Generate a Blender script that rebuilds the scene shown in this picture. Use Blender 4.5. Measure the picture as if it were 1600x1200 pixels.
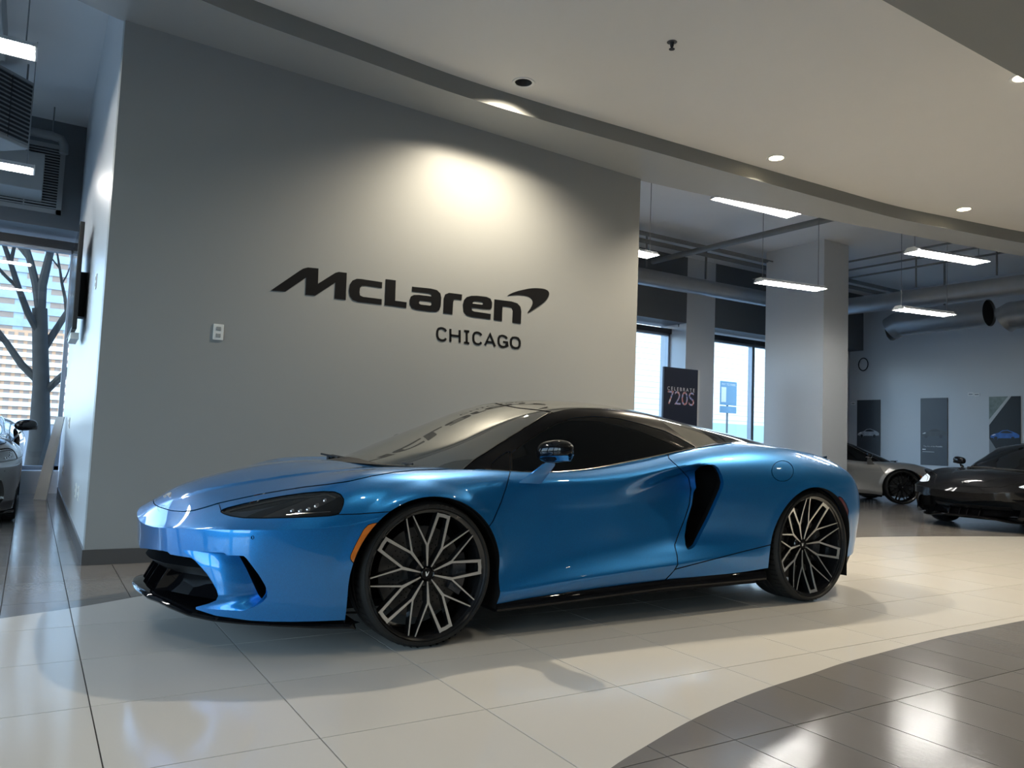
import bpy, bmesh, math, random
import numpy as np
from mathutils import Vector, Matrix

scene = bpy.context.scene
for o in list(bpy.data.objects):
    bpy.data.objects.remove(o, do_unlink=True)
COL = scene.collection
PI = math.pi
rnd = random.Random(7)

# ------------------------------------------------------------------ camera
# world = car frame: x to the tail of the blue car, y into the room, z up, origin under its front axle
CAM_F = 1204.717            # focal length in pixels of the 1600 px wide frame
CAM_C = np.array([-1.59858, -4.18504, 0.97357])
_yaw, _pitch, _roll = math.radians(31.82237), math.radians(4.08294), math.radians(2.2579)
_fwd = np.array([math.sin(_yaw) * math.cos(_pitch), math.cos(_yaw) * math.cos(_pitch), math.sin(_pitch)])
_r0 = np.array([math.cos(_yaw), -math.sin(_yaw), 0.0])
_u0 = np.cross(_r0, _fwd)
_right = math.cos(_roll) * _r0 + math.sin(_roll) * _u0
_up = np.cross(_right, _fwd)
RM = np.array([_right, -_up, _fwd])
cam = bpy.data.cameras.new('camera')
cam.sensor_width = 36.0
cam.lens = CAM_F / 1600 * 36.0
cam.clip_end = 400
cam_o = bpy.data.objects.new('camera', cam)
COL.objects.link(cam_o)
cam_o.matrix_world = Matrix(((_right[0], _up[0], -_fwd[0], CAM_C[0]),
                             (_right[1], _up[1], -_fwd[1], CAM_C[1]),
                             (_right[2], _up[2], -_fwd[2], CAM_C[2]),
                             (0, 0, 0, 1)))
scene.camera = cam_o

def ray(px, py):
    return np.array([(px - 800) / CAM_F, (py - 600) / CAM_F, 1.0]) @ RM
def onz(px, py, z=0.0):
    d = ray(px, py); return CAM_C + (z - CAM_C[2]) / d[2] * d
def onx(px, py, x):
    d = ray(px, py); return CAM_C + (x - CAM_C[0]) / d[0] * d
def ony(px, py, y):
    d = ray(px, py); return CAM_C + (y - CAM_C[1]) / d[1] * d
def pix(X):
    d = (np.atleast_2d(np.asarray(X, float)) - CAM_C) @ RM.T
    return np.stack([800 + CAM_F * d[:, 0] / d[:, 2], 600 + CAM_F * d[:, 1] / d[:, 2]], 1)

# ------------------------------------------------------------------ world, light, exposure
vs = scene.view_settings
vs.view_transform = 'Standard'
vs.look = 'None'
vs.gamma = 1.0
vs.use_curve_mapping = False
vs.exposure = 0.3
world = bpy.data.worlds.new('sky')
scene.world = world
world.use_nodes = True
wn = world.node_tree
wn.nodes.clear()
w_out = wn.nodes.new('ShaderNodeOutputWorld')
w_bg = wn.nodes.new('ShaderNodeBackground')
w_sky = wn.nodes.new('ShaderNodeTexSky')
w_sky.sky_type = 'HOSEK_WILKIE'
w_sky.sun_direction = (-0.55, -0.45, 0.7)
w_sky.turbidity = 4.0
w_sky.ground_albedo = 0.4
wn.links.new(w_sky.outputs[0], w_bg.inputs[0])
w_bg.inputs[1].default_value = 20.0
wn.links.new(w_bg.outputs[0], w_out.inputs[0])
def portal(loc, rot, sx, sy):
    """sampling guide at a window opening: gives off no light of its own"""
    l = bpy.data.lights.new('window_portal', 'AREA'); l.shape = 'RECTANGLE'; l.size = sx; l.size_y = sy; l.cycles.is_portal = True
    o = bpy.data.objects.new('window_portal', l); COL.objects.link(o); o.location = loc; o.rotation_euler = rot
H_ = math.pi / 2
portal((-3.7, 8.32, 1.85), (-H_, 0, 0), 4.9, 3.0)
portal((7.85, 8.32, 1.85), (-H_, 0, 0), 4.4, 3.0)
portal((12.8, 8.32, 1.85), (-H_, 0, 0), 3.6, 3.0)
for y_ in (-5.8, -2.2, 1.4, 5.0): portal((-7.15, y_, 1.8), (0, -H_, 0), 3.0, 3.2)

# ------------------------------------------------------------------ materials
MATS = {}
def mat(name, base, rough=0.5, metal=0.0, coat=0.0, emis=None, estr=0.0, noise=0.0, nscale=6.0, bump=0.0, bscale=80.0,
        trans=0.0, ior=1.45, alpha=1.0, stretch=None, rnoise=0.0, coat_rough=0.03):
    m = bpy.data.materials.new(name)
    m.use_nodes = True
    nt = m.node_tree
    b = nt.nodes['Principled BSDF']
    b.inputs['Base Color'].default_value = (*base, 1)
    b.inputs['Roughness'].default_value = rough
    b.inputs['Metallic'].default_value = metal
    b.inputs['Coat Weight'].default_value = coat
    b.inputs['Coat Roughness'].default_value = coat_rough
    b.inputs['IOR'].default_value = ior
    b.inputs['Alpha'].default_value = alpha
    b.inputs['Transmission Weight'].default_value = trans
    if emis:
        b.inputs['Emission Color'].default_value = (*emis, 1)
        b.inputs['Emission Strength'].default_value = estr
    if noise > 0 or bump > 0 or rnoise > 0:
        tc = nt.nodes.new('ShaderNodeTexCoord')
        mp = nt.nodes.new('ShaderNodeMapping')
        nt.links.new(tc.outputs['Object'], mp.inputs[0])
        if stretch:
            mp.inputs['Scale'].default_value = stretch
    if noise > 0:
        n = nt.nodes.new('ShaderNodeTexNoise')
        n.inputs['Scale'].default_value = nscale
        n.inputs['Detail'].default_value = 6
        nt.links.new(mp.outputs[0], n.inputs['Vector'])
        r = nt.nodes.new('ShaderNodeMix'); r.data_type = 'RGBA'
        r.inputs[6].default_value = (*[max(0, c * (1 - noise)) for c in base], 1)
        r.inputs[7].default_value = (*[min(1, c * (1 + noise)) for c in base], 1)
        nt.links.new(n.outputs['Fac'], r.inputs[0])
        nt.links.new(r.outputs[2], b.inputs['Base Color'])
    if rnoise > 0:
        n3 = nt.nodes.new('ShaderNodeTexNoise'); n3.inputs['Scale'].default_value = nscale * 0.7; n3.inputs['Detail'].default_value = 4
        nt.links.new(mp.outputs[0], n3.inputs['Vector'])
        mr = nt.nodes.new('ShaderNodeMapRange')
        mr.inputs[3].default_value = max(0.0, rough - rnoise); mr.inputs[4].default_value = rough + rnoise
        nt.links.new(n3.outputs['Fac'], mr.inputs[0])
        nt.links.new(mr.outputs[0], b.inputs['Roughness'])
    if bump > 0:
        n2 = nt.nodes.new('ShaderNodeTexNoise'); n2.inputs['Scale'].default_value = bscale; n2.inputs['Detail'].default_value = 4
        nt.links.new(mp.outputs[0], n2.inputs['Vector'])
        bp = nt.nodes.new('ShaderNodeBump'); bp.inputs['Strength'].default_value = bump; bp.inputs['Distance'].default_value = 0.01
        nt.links.new(n2.outputs['Fac'], bp.inputs['Height'])
        nt.links.new(bp.outputs[0], b.inputs['Normal'])
    MATS[name] = m
    return m

def paint(name, base, flake=0.25, metal=0.55, rough=0.32):
    """metallic car paint: flake noise under a clear coat"""
    m = mat(name, base, rough=rough, metal=metal, coat=1.0, coat_rough=0.02)
    nt = m.node_tree; b = nt.nodes['Principled BSDF']
    tc = nt.nodes.new('ShaderNodeTexCoord')
    v = nt.nodes.new('ShaderNodeTexVoronoi'); v.inputs['Scale'].default_value = 900
    nt.links.new(tc.outputs['Object'], v.inputs['Vector'])
    mx = nt.nodes.new('ShaderNodeMix'); mx.data_type = 'RGBA'
    mx.inputs[6].default_value = (*[c * (1 - flake) for c in base], 1)
    mx.inputs[7].default_value = (*[min(1, c * (1 + flake)) for c in base], 1)
    sp = nt.nodes.new('ShaderNodeSeparateColor')
    nt.links.new(v.outputs['Color'], sp.inputs[0])
    nt.links.new(sp.outputs[0], mx.inputs[0])
    nt.links.new(mx.outputs[2], b.inputs['Base Color'])
    return m

# ------------------------------------------------------------------ mesh helpers
class MB:
    """collects shapes of ONE part"""
    def __init__(s): s.v = []; s.f = []; s.m = []; s.sm = []
    def add(s, verts, faces, mi=0, smooth=False):
        o = len(s.v); s.v += [tuple(map(float, p)) for p in verts]
        for f in faces: s.f.append(tuple(i + o for i in f)); s.m.append(mi); s.sm.append(smooth)
        return s
    def box(s, a, b, mi=0, M=None):
        x0, y0, z0 = a; x1, y1, z1 = b
        vs_ = [(x0, y0, z0), (x1, y0, z0), (x1, y1, z0), (x0, y1, z0), (x0, y0, z1), (x1, y0, z1), (x1, y1, z1), (x0, y1, z1)]
        if M is not None: vs_ = [tuple(M @ Vector(p)) for p in vs_]
        return s.add(vs_, [(0, 3, 2, 1), (4, 5, 6, 7), (0, 1, 5, 4), (1, 2, 6, 5), (2, 3, 7, 6), (3, 0, 4, 7)], mi)
    def bbox(s, a, b, c=0.004, mi=0):
        """box with chamfered edges"""
        bm = bmesh.new(); bmesh.ops.create_cube(bm, size=1)
        for v in bm.verts:
            v.co = Vector([(a[i] + b[i]) / 2 + v.co[i] * (b[i] - a[i]) for i in range(3)])
        bmesh.ops.bevel(bm, geom=bm.edges[:], offset=c, segments=2, affect='EDGES', profile=0.5)
        bm.verts.ensure_lookup_table()
        s.add([v.co for v in bm.verts], [[v.index for v in f.verts] for f in bm.faces], mi)
        bm.free(); return s
    def tube(s, pts, r, n=8, mi=0, caps=True, closed=False):
        pts = [Vector(p) for p in pts]; N = len(pts)
        rr = r if hasattr(r, '__len__') else [r] * N
        rings = []; prev = None
        for i, p in enumerate(pts):
            if closed: t = pts[(i + 1) % N] - pts[i - 1]
            else: t = pts[min(i + 1, N - 1)] - pts[max(i - 1, 0)]
            t.normalize()
            if prev is None:
                a = Vector((0, 0, 1)) if abs(t.z) < 0.9 else Vector((1, 0, 0))
                u = t.cross(a).normalized()
            else:
                u = (prev - t * prev.dot(t)).normalized()
            prev = u; w = t.cross(u)
            rings.append([p + (u * math.cos(2 * PI * k / n) + w * math.sin(2 * PI * k / n)) * rr[i] for k in range(n)])
        vs_ = [q for rg in rings for q in rg]; fs = []
        for i in range(N if closed else N - 1):
            j = (i + 1) % N
            for k in range(n): fs.append((i * n + k, i * n + (k + 1) % n, j * n + (k + 1) % n, j * n + k))
        s.add(vs_, fs, mi, True)
        if caps and not closed:
            s.add(rings[0], [tuple(range(n))[::-1]], mi); s.add(rings[-1], [tuple(range(n))], mi)
        return s
    def lathe(s, prof, n=48, axis='y', mi=0, closed=False, c=(0, 0, 0), smooth=True):
        """prof: list of (radius, axial); revolves about axis through c"""
        vs_ = []; P_ = len(prof)
        for k in range(n):
            a = 2 * PI * k / n
            for r, h in prof:
                if axis == 'y': vs_.append((c[0] + r * math.cos(a), c[1] + h, c[2] + r * math.sin(a)))
                elif axis == 'z': vs_.append((c[0] + r * math.cos(a), c[1] + r * math.sin(a), c[2] + h))
                else: vs_.append((c[0] + h, c[1] + r * math.cos(a), c[2] + r * math.sin(a)))
        fs = []
        for k in range(n):
            k2 = (k + 1) % n
            for i in range(P_ if closed else P_ - 1):
                j = (i + 1) % P_
                fs.append((k * P_ + i, k * P_ + j, k2 * P_ + j, k2 * P_ + i))
        return s.add(vs_, fs, mi, smooth)
    def prism(s, poly, fn0, fn1, mi=0, mside=None):
        """polygon (2D list) mapped by fn0 (front) and fn1 (back)"""
        n = len(poly)
        s.add([fn0(*p) for p in poly], [tuple(range(n))], mi)
        s.add([fn1(*p) for p in poly], [tuple(range(n))[::-1]], mi if mside is None else mside)
        s.add([fn0(*p) for p in poly] + [fn1(*p) for p in poly],
              [(i, i + n, (i + 1) % n + n, (i + 1) % n) for i in range(n)], mi if mside is None else mside)
        return s
    def mesh(s, name, mats):
        me = bpy.data.meshes.new(name)
        me.from_pydata(s.v, [], s.f)
        for m in (mats if isinstance(mats, (list, tuple)) else [mats]): me.materials.append(m)
        me.polygons.foreach_set('material_index', s.m)
        me.polygons.foreach_set('use_smooth', s.sm)
        bm = bmesh.new(); bm.from_mesh(me)
        bmesh.ops.remove_doubles(bm, verts=bm.verts, dist=1e-5)
        bmesh.ops.recalc_face_normals(bm, faces=bm.faces)
        bm.to_mesh(me); bm.free()
        if any(s.sm) : me.set_sharp_from_angle(angle=math.radians(38))
        me.update()
        return me
    def build(s, name, mats, parent=None):
        return link(name, s.mesh(name, mats), parent)

def link(name, me, parent=None):
    o = bpy.data.objects.new(name, me); COL.objects.link(o)
    if parent is not None: o.parent = parent
    return o
def tag(o, label=None, cat=None, group=None, kind=None):
    if label: o['label'] = label
    if cat: o['category'] = cat
    if group: o['group'] = group
    if kind: o['kind'] = kind
    return o
def empty(name, loc=(0, 0, 0), rz=0.0):
    o = bpy.data.objects.new(name, None); COL.objects.link(o)
    o.empty_display_size = 0.2
    o.location = loc; o.rotation_euler = (0, 0, rz)
    return o
def copy_tree(o, parent=None, matmap=None):
    c = o.copy(); COL.objects.link(c); c.parent = parent
    if c.data is not None and matmap:
        if any(sl.material and sl.material.name in matmap for sl in o.material_slots):
            for i, sl in enumerate(c.material_slots):
                if sl.material and sl.material.name in matmap:
                    nm = matmap[sl.material.name]
                    sl.link = 'OBJECT'; sl.material = nm
    for ch in [q for q in bpy.data.objects if q.parent == o and q != c]:
        copy_tree(ch, c, matmap)
    return c
def smooth_closed(pts, n=6):
    """Catmull-Rom through a closed 2D polyline"""
    P_ = np.array(pts, float); N = len(P_); out = []
    for i in range(N):
        a, b, c, d = P_[i - 1], P_[i], P_[(i + 1) % N], P_[(i + 2) % N]
        for k in range(n):
            t = k / n
            out.append(0.5 * (2 * b + (c - a) * t + (2 * a - 5 * b + 4 * c - d) * t * t + (3 * b - 3 * c + d - a) * t ** 3))
    return np.array(out)
def smooth_open(pts, n=6):
    P_ = np.array(pts, float); N = len(P_); out = []
    for i in range(N - 1):
        b, c = P_[i], P_[i + 1]
        a = P_[i - 1] if i > 0 else 2 * b - c
        d = P_[i + 2] if i + 2 < N else 2 * c - b
        for k in range(n):
            t = k / n
            out.append(0.5 * (2 * b + (c - a) * t + (2 * a - 5 * b + 4 * c - d) * t * t + (3 * b - 3 * c + d - a) * t ** 3))
    out.append(P_[-1])
    return np.array(out)

# ------------------------------------------------------------------ spline surfaces and panel cutting
def bs_eval(P, ju, kv, mir_start=False, mir_end=False):
    """cubic B-spline surface through (corrected) control net P[J,K,3]; mir_*: net is mirrored in y at that end of J"""
    J, K, _ = P.shape
    def pad(Q):
        a = Q[1] * np.array([1, -1, 1]) if mir_start else 2 * Q[0] - Q[1]
        b = Q[-2] * np.array([1, -1, 1]) if mir_end else 2 * Q[-1] - Q[-2]
        Q = np.concatenate([a[None], Q, b[None]], 0)
        return Q
    def padk(Q):
        return np.concatenate([(2 * Q[:, 0] - Q[:, 1])[:, None], Q, (2 * Q[:, -1] - Q[:, -2])[:, None]], 1)
    def limit(Q):
        Qj = pad(Q); R = (Qj[:-2] + 4 * Qj[1:-1] + Qj[2:]) / 6
        Rk = padk(R); return (Rk[:, :-2] + 4 * Rk[:, 1:-1] + Rk[:, 2:]) / 6
    ctl = P.copy()
    for _ in range(4):
        ctl = ctl + 0.9 * (P - limit(ctl))
    def basis(t, n):
        i = np.clip(np.floor(t).astype(int), 0, n - 2); u = t - i
        B = np.stack([(1 - u) ** 3, 3 * u ** 3 - 6 * u ** 2 + 4, -3 * u ** 3 + 3 * u ** 2 + 3 * u + 1, u ** 3], 1) / 6
        dB = np.stack([-3 * (1 - u) ** 2, 9 * u ** 2 - 12 * u, -9 * u ** 2 + 6 * u + 3, 3 * u ** 2], 1) / 6
        return i, B, dB
    Q = padk(pad(ctl))
    i, B, dB = basis(ju, J); k, Bk, dBk = basis(kv, K)
    idx = i[:, None] + np.arange(4)[None]; kdx = k[:, None] + np.arange(4)[None]
    def comb(A, Bb):
        T = np.einsum('ja,jakc->jkc', A, Q[idx][:, :, :, :])
        return np.einsum('kb,jkbc->jkc', Bb, T[:, kdx])
    S = comb(B, Bk); Su = comb(dB, Bk); Sv = comb(B, dBk)
    n = np.cross(Su, Sv); n /= np.maximum(np.linalg.norm(n, axis=2, keepdims=True), 1e-9)
    return S, n

class Surf:
    def __init__(s, V, N, F): s.V = np.asarray(V, float); s.N = np.asarray(N, float); s.F = F
    @staticmethod
    def grid(S, n):
        J, K, _ = S.shape
        idx = np.arange(J * K).reshape(J, K)
        F = np.stack([idx[:-1, :-1], idx[1:, :-1], idx[1:, 1:], idx[:-1, 1:]], 2).reshape(-1, 4)
        return Surf(S.reshape(-1, 3), n.reshape(-1, 3), [tuple(f) for f in F.tolist()])
    def px(s): return pix(s.V)
    def sub(s, faces):
        used = sorted({i for f in faces for i in f}); mp = {o: n for n, o in enumerate(used)}
        return Surf(s.V[used], s.N[used], [tuple(mp[i] for i in f) for f in faces])
    def clip(s, fv):
        """split at fv = 0 -> (inside fv<0, outside)"""
        fv = np.where(np.abs(fv) < 1e-7, 1e-7, fv)
        neg = (fv < 0).tolist(); V = s.V.tolist(); N = s.N.tolist(); cache = {}
        fl = fv.tolist(); a_, b_ = [], []
        def cut(i, j):
            key = (i, j) if i < j else (j, i)
            if key not in cache:
                i, j = key; t = fl[i] / (fl[i] - fl[j])
                V.append([V[i][c] + (V[j][c] - V[i][c]) * t for c in range(3)])
                N.append([N[i][c] + (N[j][c] - N[i][c]) * t for c in range(3)])
                cache[key] = len(V) - 1
            return cache[key]
        for f in s.F:
            c = sum(neg[i] for i in f)
            if c == len(f): a_.append(f)
            elif c == 0: b_.append(f)
            else:
                pn, pp = [], []
                for q in range(len(f)):
                    i, j = f[q], f[(q + 1) % len(f)]
                    (pn if neg[i] else pp).append(i)
                    if neg[i] != neg[j]:
                        m = cut(i, j); pn.append(m); pp.append(m)
                if len(pn) > 2: a_.append(tuple(pn))
                if len(pp) > 2: b_.append(tuple(pp))
        full = Surf(np.array(V), np.array(N), [])
        return full.sub(a_), full.sub(b_)
    def boundary(s):
        cnt = {}
        for f in s.F:
            for q in range(len(f)):
                e = (f[q], f[(q + 1) % len(f)])
                cnt[e] = 1
        return [e for e in cnt if (e[1], e[0]) not in cnt]
    def copy(s): return Surf(s.V.copy(), s.N.copy(), list(s.F))
    def moved(s, d):
        """d: (N,) depth along -normal"""
        return Surf(s.V - s.N * d[:, None], s.N, s.F)
    def recalc(s):
        n = np.zeros_like(s.V)
        for f in s.F:
            a, b, c = s.V[f[0]], s.V[f[1]], s.V[f[2]]
            m = np.cross(b - a, c - a)
            for i in f: n[i] += m
        l = np.linalg.norm(n, axis=1, keepdims=True)
        s.N = np.where(l > 1e-12, n / np.maximum(l, 1e-12), s.N)
        return s

def poly_sdf(pts, poly):
    """signed distance to a closed polygon, negative inside"""
    P_ = np.asarray(pts, float); A = np.asarray(poly, float); B = np.roll(A, -1, 0)
    d2 = np.full(len(P_), 1e18); inside = np.zeros(len(P_), bool)
    for a, b in zip(A, B):
        e = b - a; L = max(e @ e, 1e-12)
        w = P_ - a; t = np.clip((w @ e) / L, 0, 1)
        q = w - t[:, None] * e; d2 = np.minimum(d2, (q * q).sum(1))
        cond = (a[1] > P_[:, 1]) != (b[1] > P_[:, 1])
        dy = b[1] - a[1] if abs(b[1] - a[1]) > 1e-12 else 1e-12
        xi = a[0] + (P_[:, 1] - a[1]) / dy * (b[0] - a[0])
        inside ^= cond & (P_[:, 0] < xi)
    return np.sqrt(d2) * np.where(inside, -1, 1)

def sstep(a, b, x):
    t = np.clip((x - a) / (b - a), 0, 1); return t * t * (3 - 2 * t)

def surf_mesh(name, parts, mats):
    """parts: list of (Surf, material index, mirror flag); both halves welded where they meet at y = 0"""
    V, N, F, MI = [], [], [], []
    for S, mi, mir in parts:
        for side in ((1, -1) if mir else (1,)):
            o = len(V)
            sg = np.array([1, side, 1])
            V += (S.V * sg).tolist(); N += (S.N * sg).tolist()
            for f in S.F:
                g = tuple(i + o for i in f)
                F.append(g if side == 1 else g[::-1]); MI.append(mi)
    me = bpy.data.meshes.new(name)
    me.from_pydata(V, [], F)
    for m in mats: me.materials.append(m)
    me.polygons.foreach_set('material_index', MI)
    me.polygons.foreach_set('use_smooth', [True] * len(F))
    me.update()
    me.normals_split_custom_set_from_vertices(N)
    return me

def walls(S, d0, d1, keep=None):
    """ribbon along the boundary of S from depth d0 to depth d1 (arrays or numbers), along -normal"""
    d0 = np.broadcast_to(d0, len(S.V)); d1 = np.broadcast_to(d1, len(S.V))
    A = S.V - S.N * d0[:, None]; B = S.V - S.N * d1[:, None]
    V, F = [], []
    for i, j in S.boundary():
        if keep is not None and not (keep[i] and keep[j]): continue
        o = len(V); V += [A[i], A[j], B[j], B[i]]; F.append((o, o + 1, o + 2, o + 3))
    if not V: return Surf(np.zeros((0, 3)), np.zeros((0, 3)), [])
    return Surf(np.array(V), np.zeros((len(V), 3)), F).recalc()

# ------------------------------------------------------------------ the car body as lofted feature lines
# each row: {station: (x, half width, z)}; stations 0..25 run from the middle of the nose round the side to the middle of the tail
XS = {7: -.2, 8: 0, 9: .2, 10: .42, 11: .7, 12: 1.0, 13: 1.3, 14: 1.6, 15: 1.85, 16: 2.1, 17: 2.35, 18: 2.675, 19: 2.95, 20: 3.2}
def row(front, side, rear):
    d = {j: p for j, p in enumerate(front)}
    for j, p in side.items(): d[j] = (XS[j], *p)
    for j, p in rear.items(): d[j] = (p[0] - .03, p[1], p[2])
    return d
ROWS = [
 # bottom edge
 row([(-1.075,0,.15),(-1.06,.25,.15),(-1.0,.5,.15),(-.89,.68,.15),(-.75,.80,.15),(-.56,.88,.152),(-.40,.915,.155)],
     {8:(.90,.17),10:(.90,.165),11:(.90,.18),12:(.90,.195),13:(.90,.205),14:(.905,.215),16:(.92,.225),18:(.93,.25),19:(.925,.25),20:(.90,.27)},
     {21:(3.36,.84,.30),22:(3.48,.70,.32),23:(3.54,.5,.33),25:(3.58,0,.33)}),
 # lower crease
 row([(-1.085,0,.25),(-1.07,.25,.25),(-1.01,.5,.24),(-.90,.69,.235),(-.765,.81,.23),(-.57,.89,.225),(-.40,.925,.22)],
     {8:(.925,.235),10:(.928,.215),11:(.93,.235),12:(.93,.255),13:(.93,.272),14:(.93,.288),15:(.93,.305),17:(.935,.325),18:(.94,.34),20:(.91,.36)},
     {21:(3.37,.85,.38),22:(3.49,.71,.39),23:(3.55,.5,.40),25:(3.59,0,.40)}),
 # hollow above the lower crease
 row([(-1.10,0,.33),(-1.085,.25,.33),(-1.025,.5,.33),(-.915,.695,.33),(-.775,.82,.33),(-.58,.90,.33),(-.40,.935,.33)],
     {8:(.94,.36),10:(.908,.315),11:(.892,.345),12:(.876,.375),13:(.864,.40),14:(.862,.42),15:(.885,.435),16:(.915,.44),17:(.938,.45),18:(.952,.455),20:(.92,.46)},
     {21:(3.38,.86,.47),22:(3.50,.72,.47),23:(3.56,.5,.47),25:(3.60,0,.47)}),
 # middle
 row([(-1.10,0,.41),(-1.087,.25,.412),(-1.04,.5,.42),(-.93,.705,.425),(-.785,.83,.43),(-.585,.912,.435),(-.40,.945,.44)],
     {8:(.955,.47),10:(.905,.45),11:(.878,.47),12:(.864,.48),13:(.86,.495),14:(.868,.515),15:(.892,.535),16:(.922,.545),17:(.945,.555),18:(.960,.56),19:(.955,.56),20:(.93,.56)},
     {21:(3.39,.868,.56),22:(3.515,.73,.56),23:(3.58,.5,.56),25:(3.62,0,.56)}),
 # just below the nose edge
 row([(-1.108,0,.488),(-1.095,.25,.494),(-1.05,.5,.512),(-.935,.705,.527),(-.79,.83,.536),(-.59,.912,.54),(-.40,.948,.55)],
     {8:(.957,.60),10:(.90,.585),11:(.874,.59),12:(.862,.60),13:(.862,.615),14:(.876,.64),15:(.904,.66),16:(.93,.67),17:(.948,.68),18:(.962,.69),19:(.955,.69),20:(.925,.68)},
     {21:(3.39,.865,.67),22:(3.51,.73,.67),23:(3.58,.5,.66),25:(3.62,0,.66)}),
 # nose edge
 row([(-1.101,0,.511),(-1.088,.25,.517),(-1.042,.5,.535),(-.926,.698,.549),(-.782,.818,.557),(-.585,.90,.572),(-.40,.938,.60)],
     {8:(.944,.665),10:(.888,.66),11:(.872,.665),12:(.868,.675),13:(.868,.695),14:(.88,.722),15:(.902,.745),16:(.922,.76),17:(.936,.77),18:(.946,.78),19:(.936,.775),20:(.905,.765)},
     {21:(3.38,.848,.75),22:(3.50,.72,.74),23:(3.575,.5,.74),25:(3.615,0,.74)}),
 # beak top
 row([(-1.04,0,.583),(-1.02,.25,.583),(-.965,.47,.584),(-.865,.652,.588),(-.745,.768,.598),(-.565,.862,.632),(-.40,.902,.675)],
     {8:(.90,.735),10:(.872,.73),11:(.866,.73),12:(.866,.737),13:(.866,.757),14:(.872,.79),15:(.882,.82),16:(.892,.842),17:(.90,.856),18:(.903,.864),19:(.892,.857),20:(.86,.84)},
     {21:(3.36,.81,.82),22:(3.48,.69,.81),23:(3.56,.48,.80),25:(3.60,0,.80)}),
 row([(-.905,0,.668),(-.885,.23,.665),(-.825,.43,.653),(-.745,.59,.655),(-.645,.70,.668),(-.50,.79,.708),(-.36,.83,.75)],
     {8:(.825,.785),10:(.836,.778),11:(.842,.776),12:(.842,.786),13:(.838,.812),14:(.835,.852),15:(.832,.892),16:(.83,.92),17:(.83,.936),18:(.825,.938),19:(.803,.925),20:(.765,.90)},
     {21:(3.34,.72,.875),22:(3.45,.62,.86),23:(3.53,.44,.85),25:(3.57,0,.845)}),
 # fender crest / shoulder
 row([(-.70,0,.738),(-.68,.2,.731),(-.635,.37,.724),(-.58,.50,.72),(-.52,.60,.725),(-.42,.69,.752),(-.30,.735,.784)],
     {8:(.725,.812),10:(.775,.806),11:(.803,.80),12:(.80,.813),13:(.79,.847),14:(.78,.895),15:(.772,.938),16:(.762,.966),17:(.757,.982),18:(.742,.982),19:(.713,.965),20:(.67,.938)},
     {21:(3.31,.63,.912),22:(3.41,.54,.897),23:(3.49,.39,.887),25:(3.53,0,.882)}),
 # belt / hood ridge
 row([(-.5,0,.783),(-.48,.17,.777),(-.45,.31,.774),(-.41,.41,.769),(-.37,.50,.770),(-.30,.58,.784),(-.2,.625,.80)],
     {8:(.64,.814),10:(.72,.812),11:(.775,.801),12:(.77,.818),13:(.755,.864),14:(.742,.915),15:(.727,.957),16:(.706,.993),17:(.672,1.008),18:(.64,1.0),19:(.61,.98),20:(.57,.955)},
     {21:(3.28,.53,.935),22:(3.37,.46,.92),23:(3.45,.33,.91),25:(3.49,0,.905)}),
 row([(-.3,0,.805),(-.29,.13,.802),(-.27,.24,.798),(-.24,.33,.792),(-.20,.41,.789),(-.14,.48,.792),(-.06,.53,.80)],
     {8:(.59,.808),10:(.67,.808),11:(.74,.79),12:(.73,.80),13:(.715,.85),14:(.70,.90),15:(.68,.945),16:(.65,.985),17:(.60,1.0),18:(.54,.995),19:(.5,.98),20:(.46,.96)},
     {21:(3.24,.42,.945),22:(3.32,.36,.935),23:(3.4,.26,.925),25:(3.44,0,.92)}),
 # cowl / inner edge under the glass
 row([(-.10,0,.812),(-.095,.1,.811),(-.08,.19,.806),(-.05,.27,.799),(-.01,.34,.794),(.05,.41,.794),(.12,.47,.798)],
     {8:(.54,.80),10:(.62,.80),11:(.70,.77),12:(.69,.78),13:(.675,.83),14:(.66,.88),15:(.63,.925),16:(.60,.965),17:(.53,.985),18:(.44,.985),19:(.4,.97),20:(.35,.955)},
     {21:(3.2,.3,.945),22:(3.27,.25,.94),23:(3.35,.18,.93),25:(3.38,0,.925)}),
]
def pchip(xk, yk, x):
    xk = np.asarray(xk, float); yk = np.asarray(yk, float)
    h = np.diff(xk); d = np.diff(yk) / h; m = np.zeros(len(xk))
    for i in range(1, len(xk) - 1):
        if d[i - 1] * d[i] > 0:
            w1, w2 = 2 * h[i] + h[i - 1], h[i] + 2 * h[i - 1]
            m[i] = (w1 + w2) / (w1 / d[i - 1] + w2 / d[i])
    m[0], m[-1] = d[0], d[-1]
    i = np.clip(np.searchsorted(xk, x) - 1, 0, len(h) - 1); t = (x - xk[i]) / h[i]
    return ((2 * t ** 3 - 3 * t ** 2 + 1) * yk[i] + (t ** 3 - 2 * t ** 2 + t) * h[i] * m[i]
            + (-2 * t ** 3 + 3 * t ** 2) * yk[i + 1] + (t ** 3 - t ** 2) * h[i] * m[i + 1])
def net_from_rows(rows, J):
    P = np.zeros((J, len(rows), 3))
    for k, r in enumerate(rows):
        js = sorted(r); arr = np.array([r[j] for j in js]); jj = np.arange(J, dtype=float)
        for c in range(3): P[:, k, c] = pchip(js, arr[:, c], jj)
    P[:, :, 1] *= -1                       # near side: y = -width
    return P
ROWS.insert(5, {j: tuple((np.array(ROWS[4][j]) + np.array(ROWS[5][j])) / 2 + np.array([-.004 if j < 4 else 0, .003 if 1 < j < 6 else 0, 0.002 if j < 5 else 0])) for j in ROWS[5] if j in ROWS[4]})
_mid = {}
for j in ROWS[1]:
    if j in ROWS[2]:
        a_, b_ = np.array(ROWS[1][j]), np.array(ROWS[2][j])
        _mid[j] = (a_[0], a_[1] - .006, a_[2] + .035) if 10 <= j <= 16 else tuple(a_ * .55 + b_ * .45)
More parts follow.
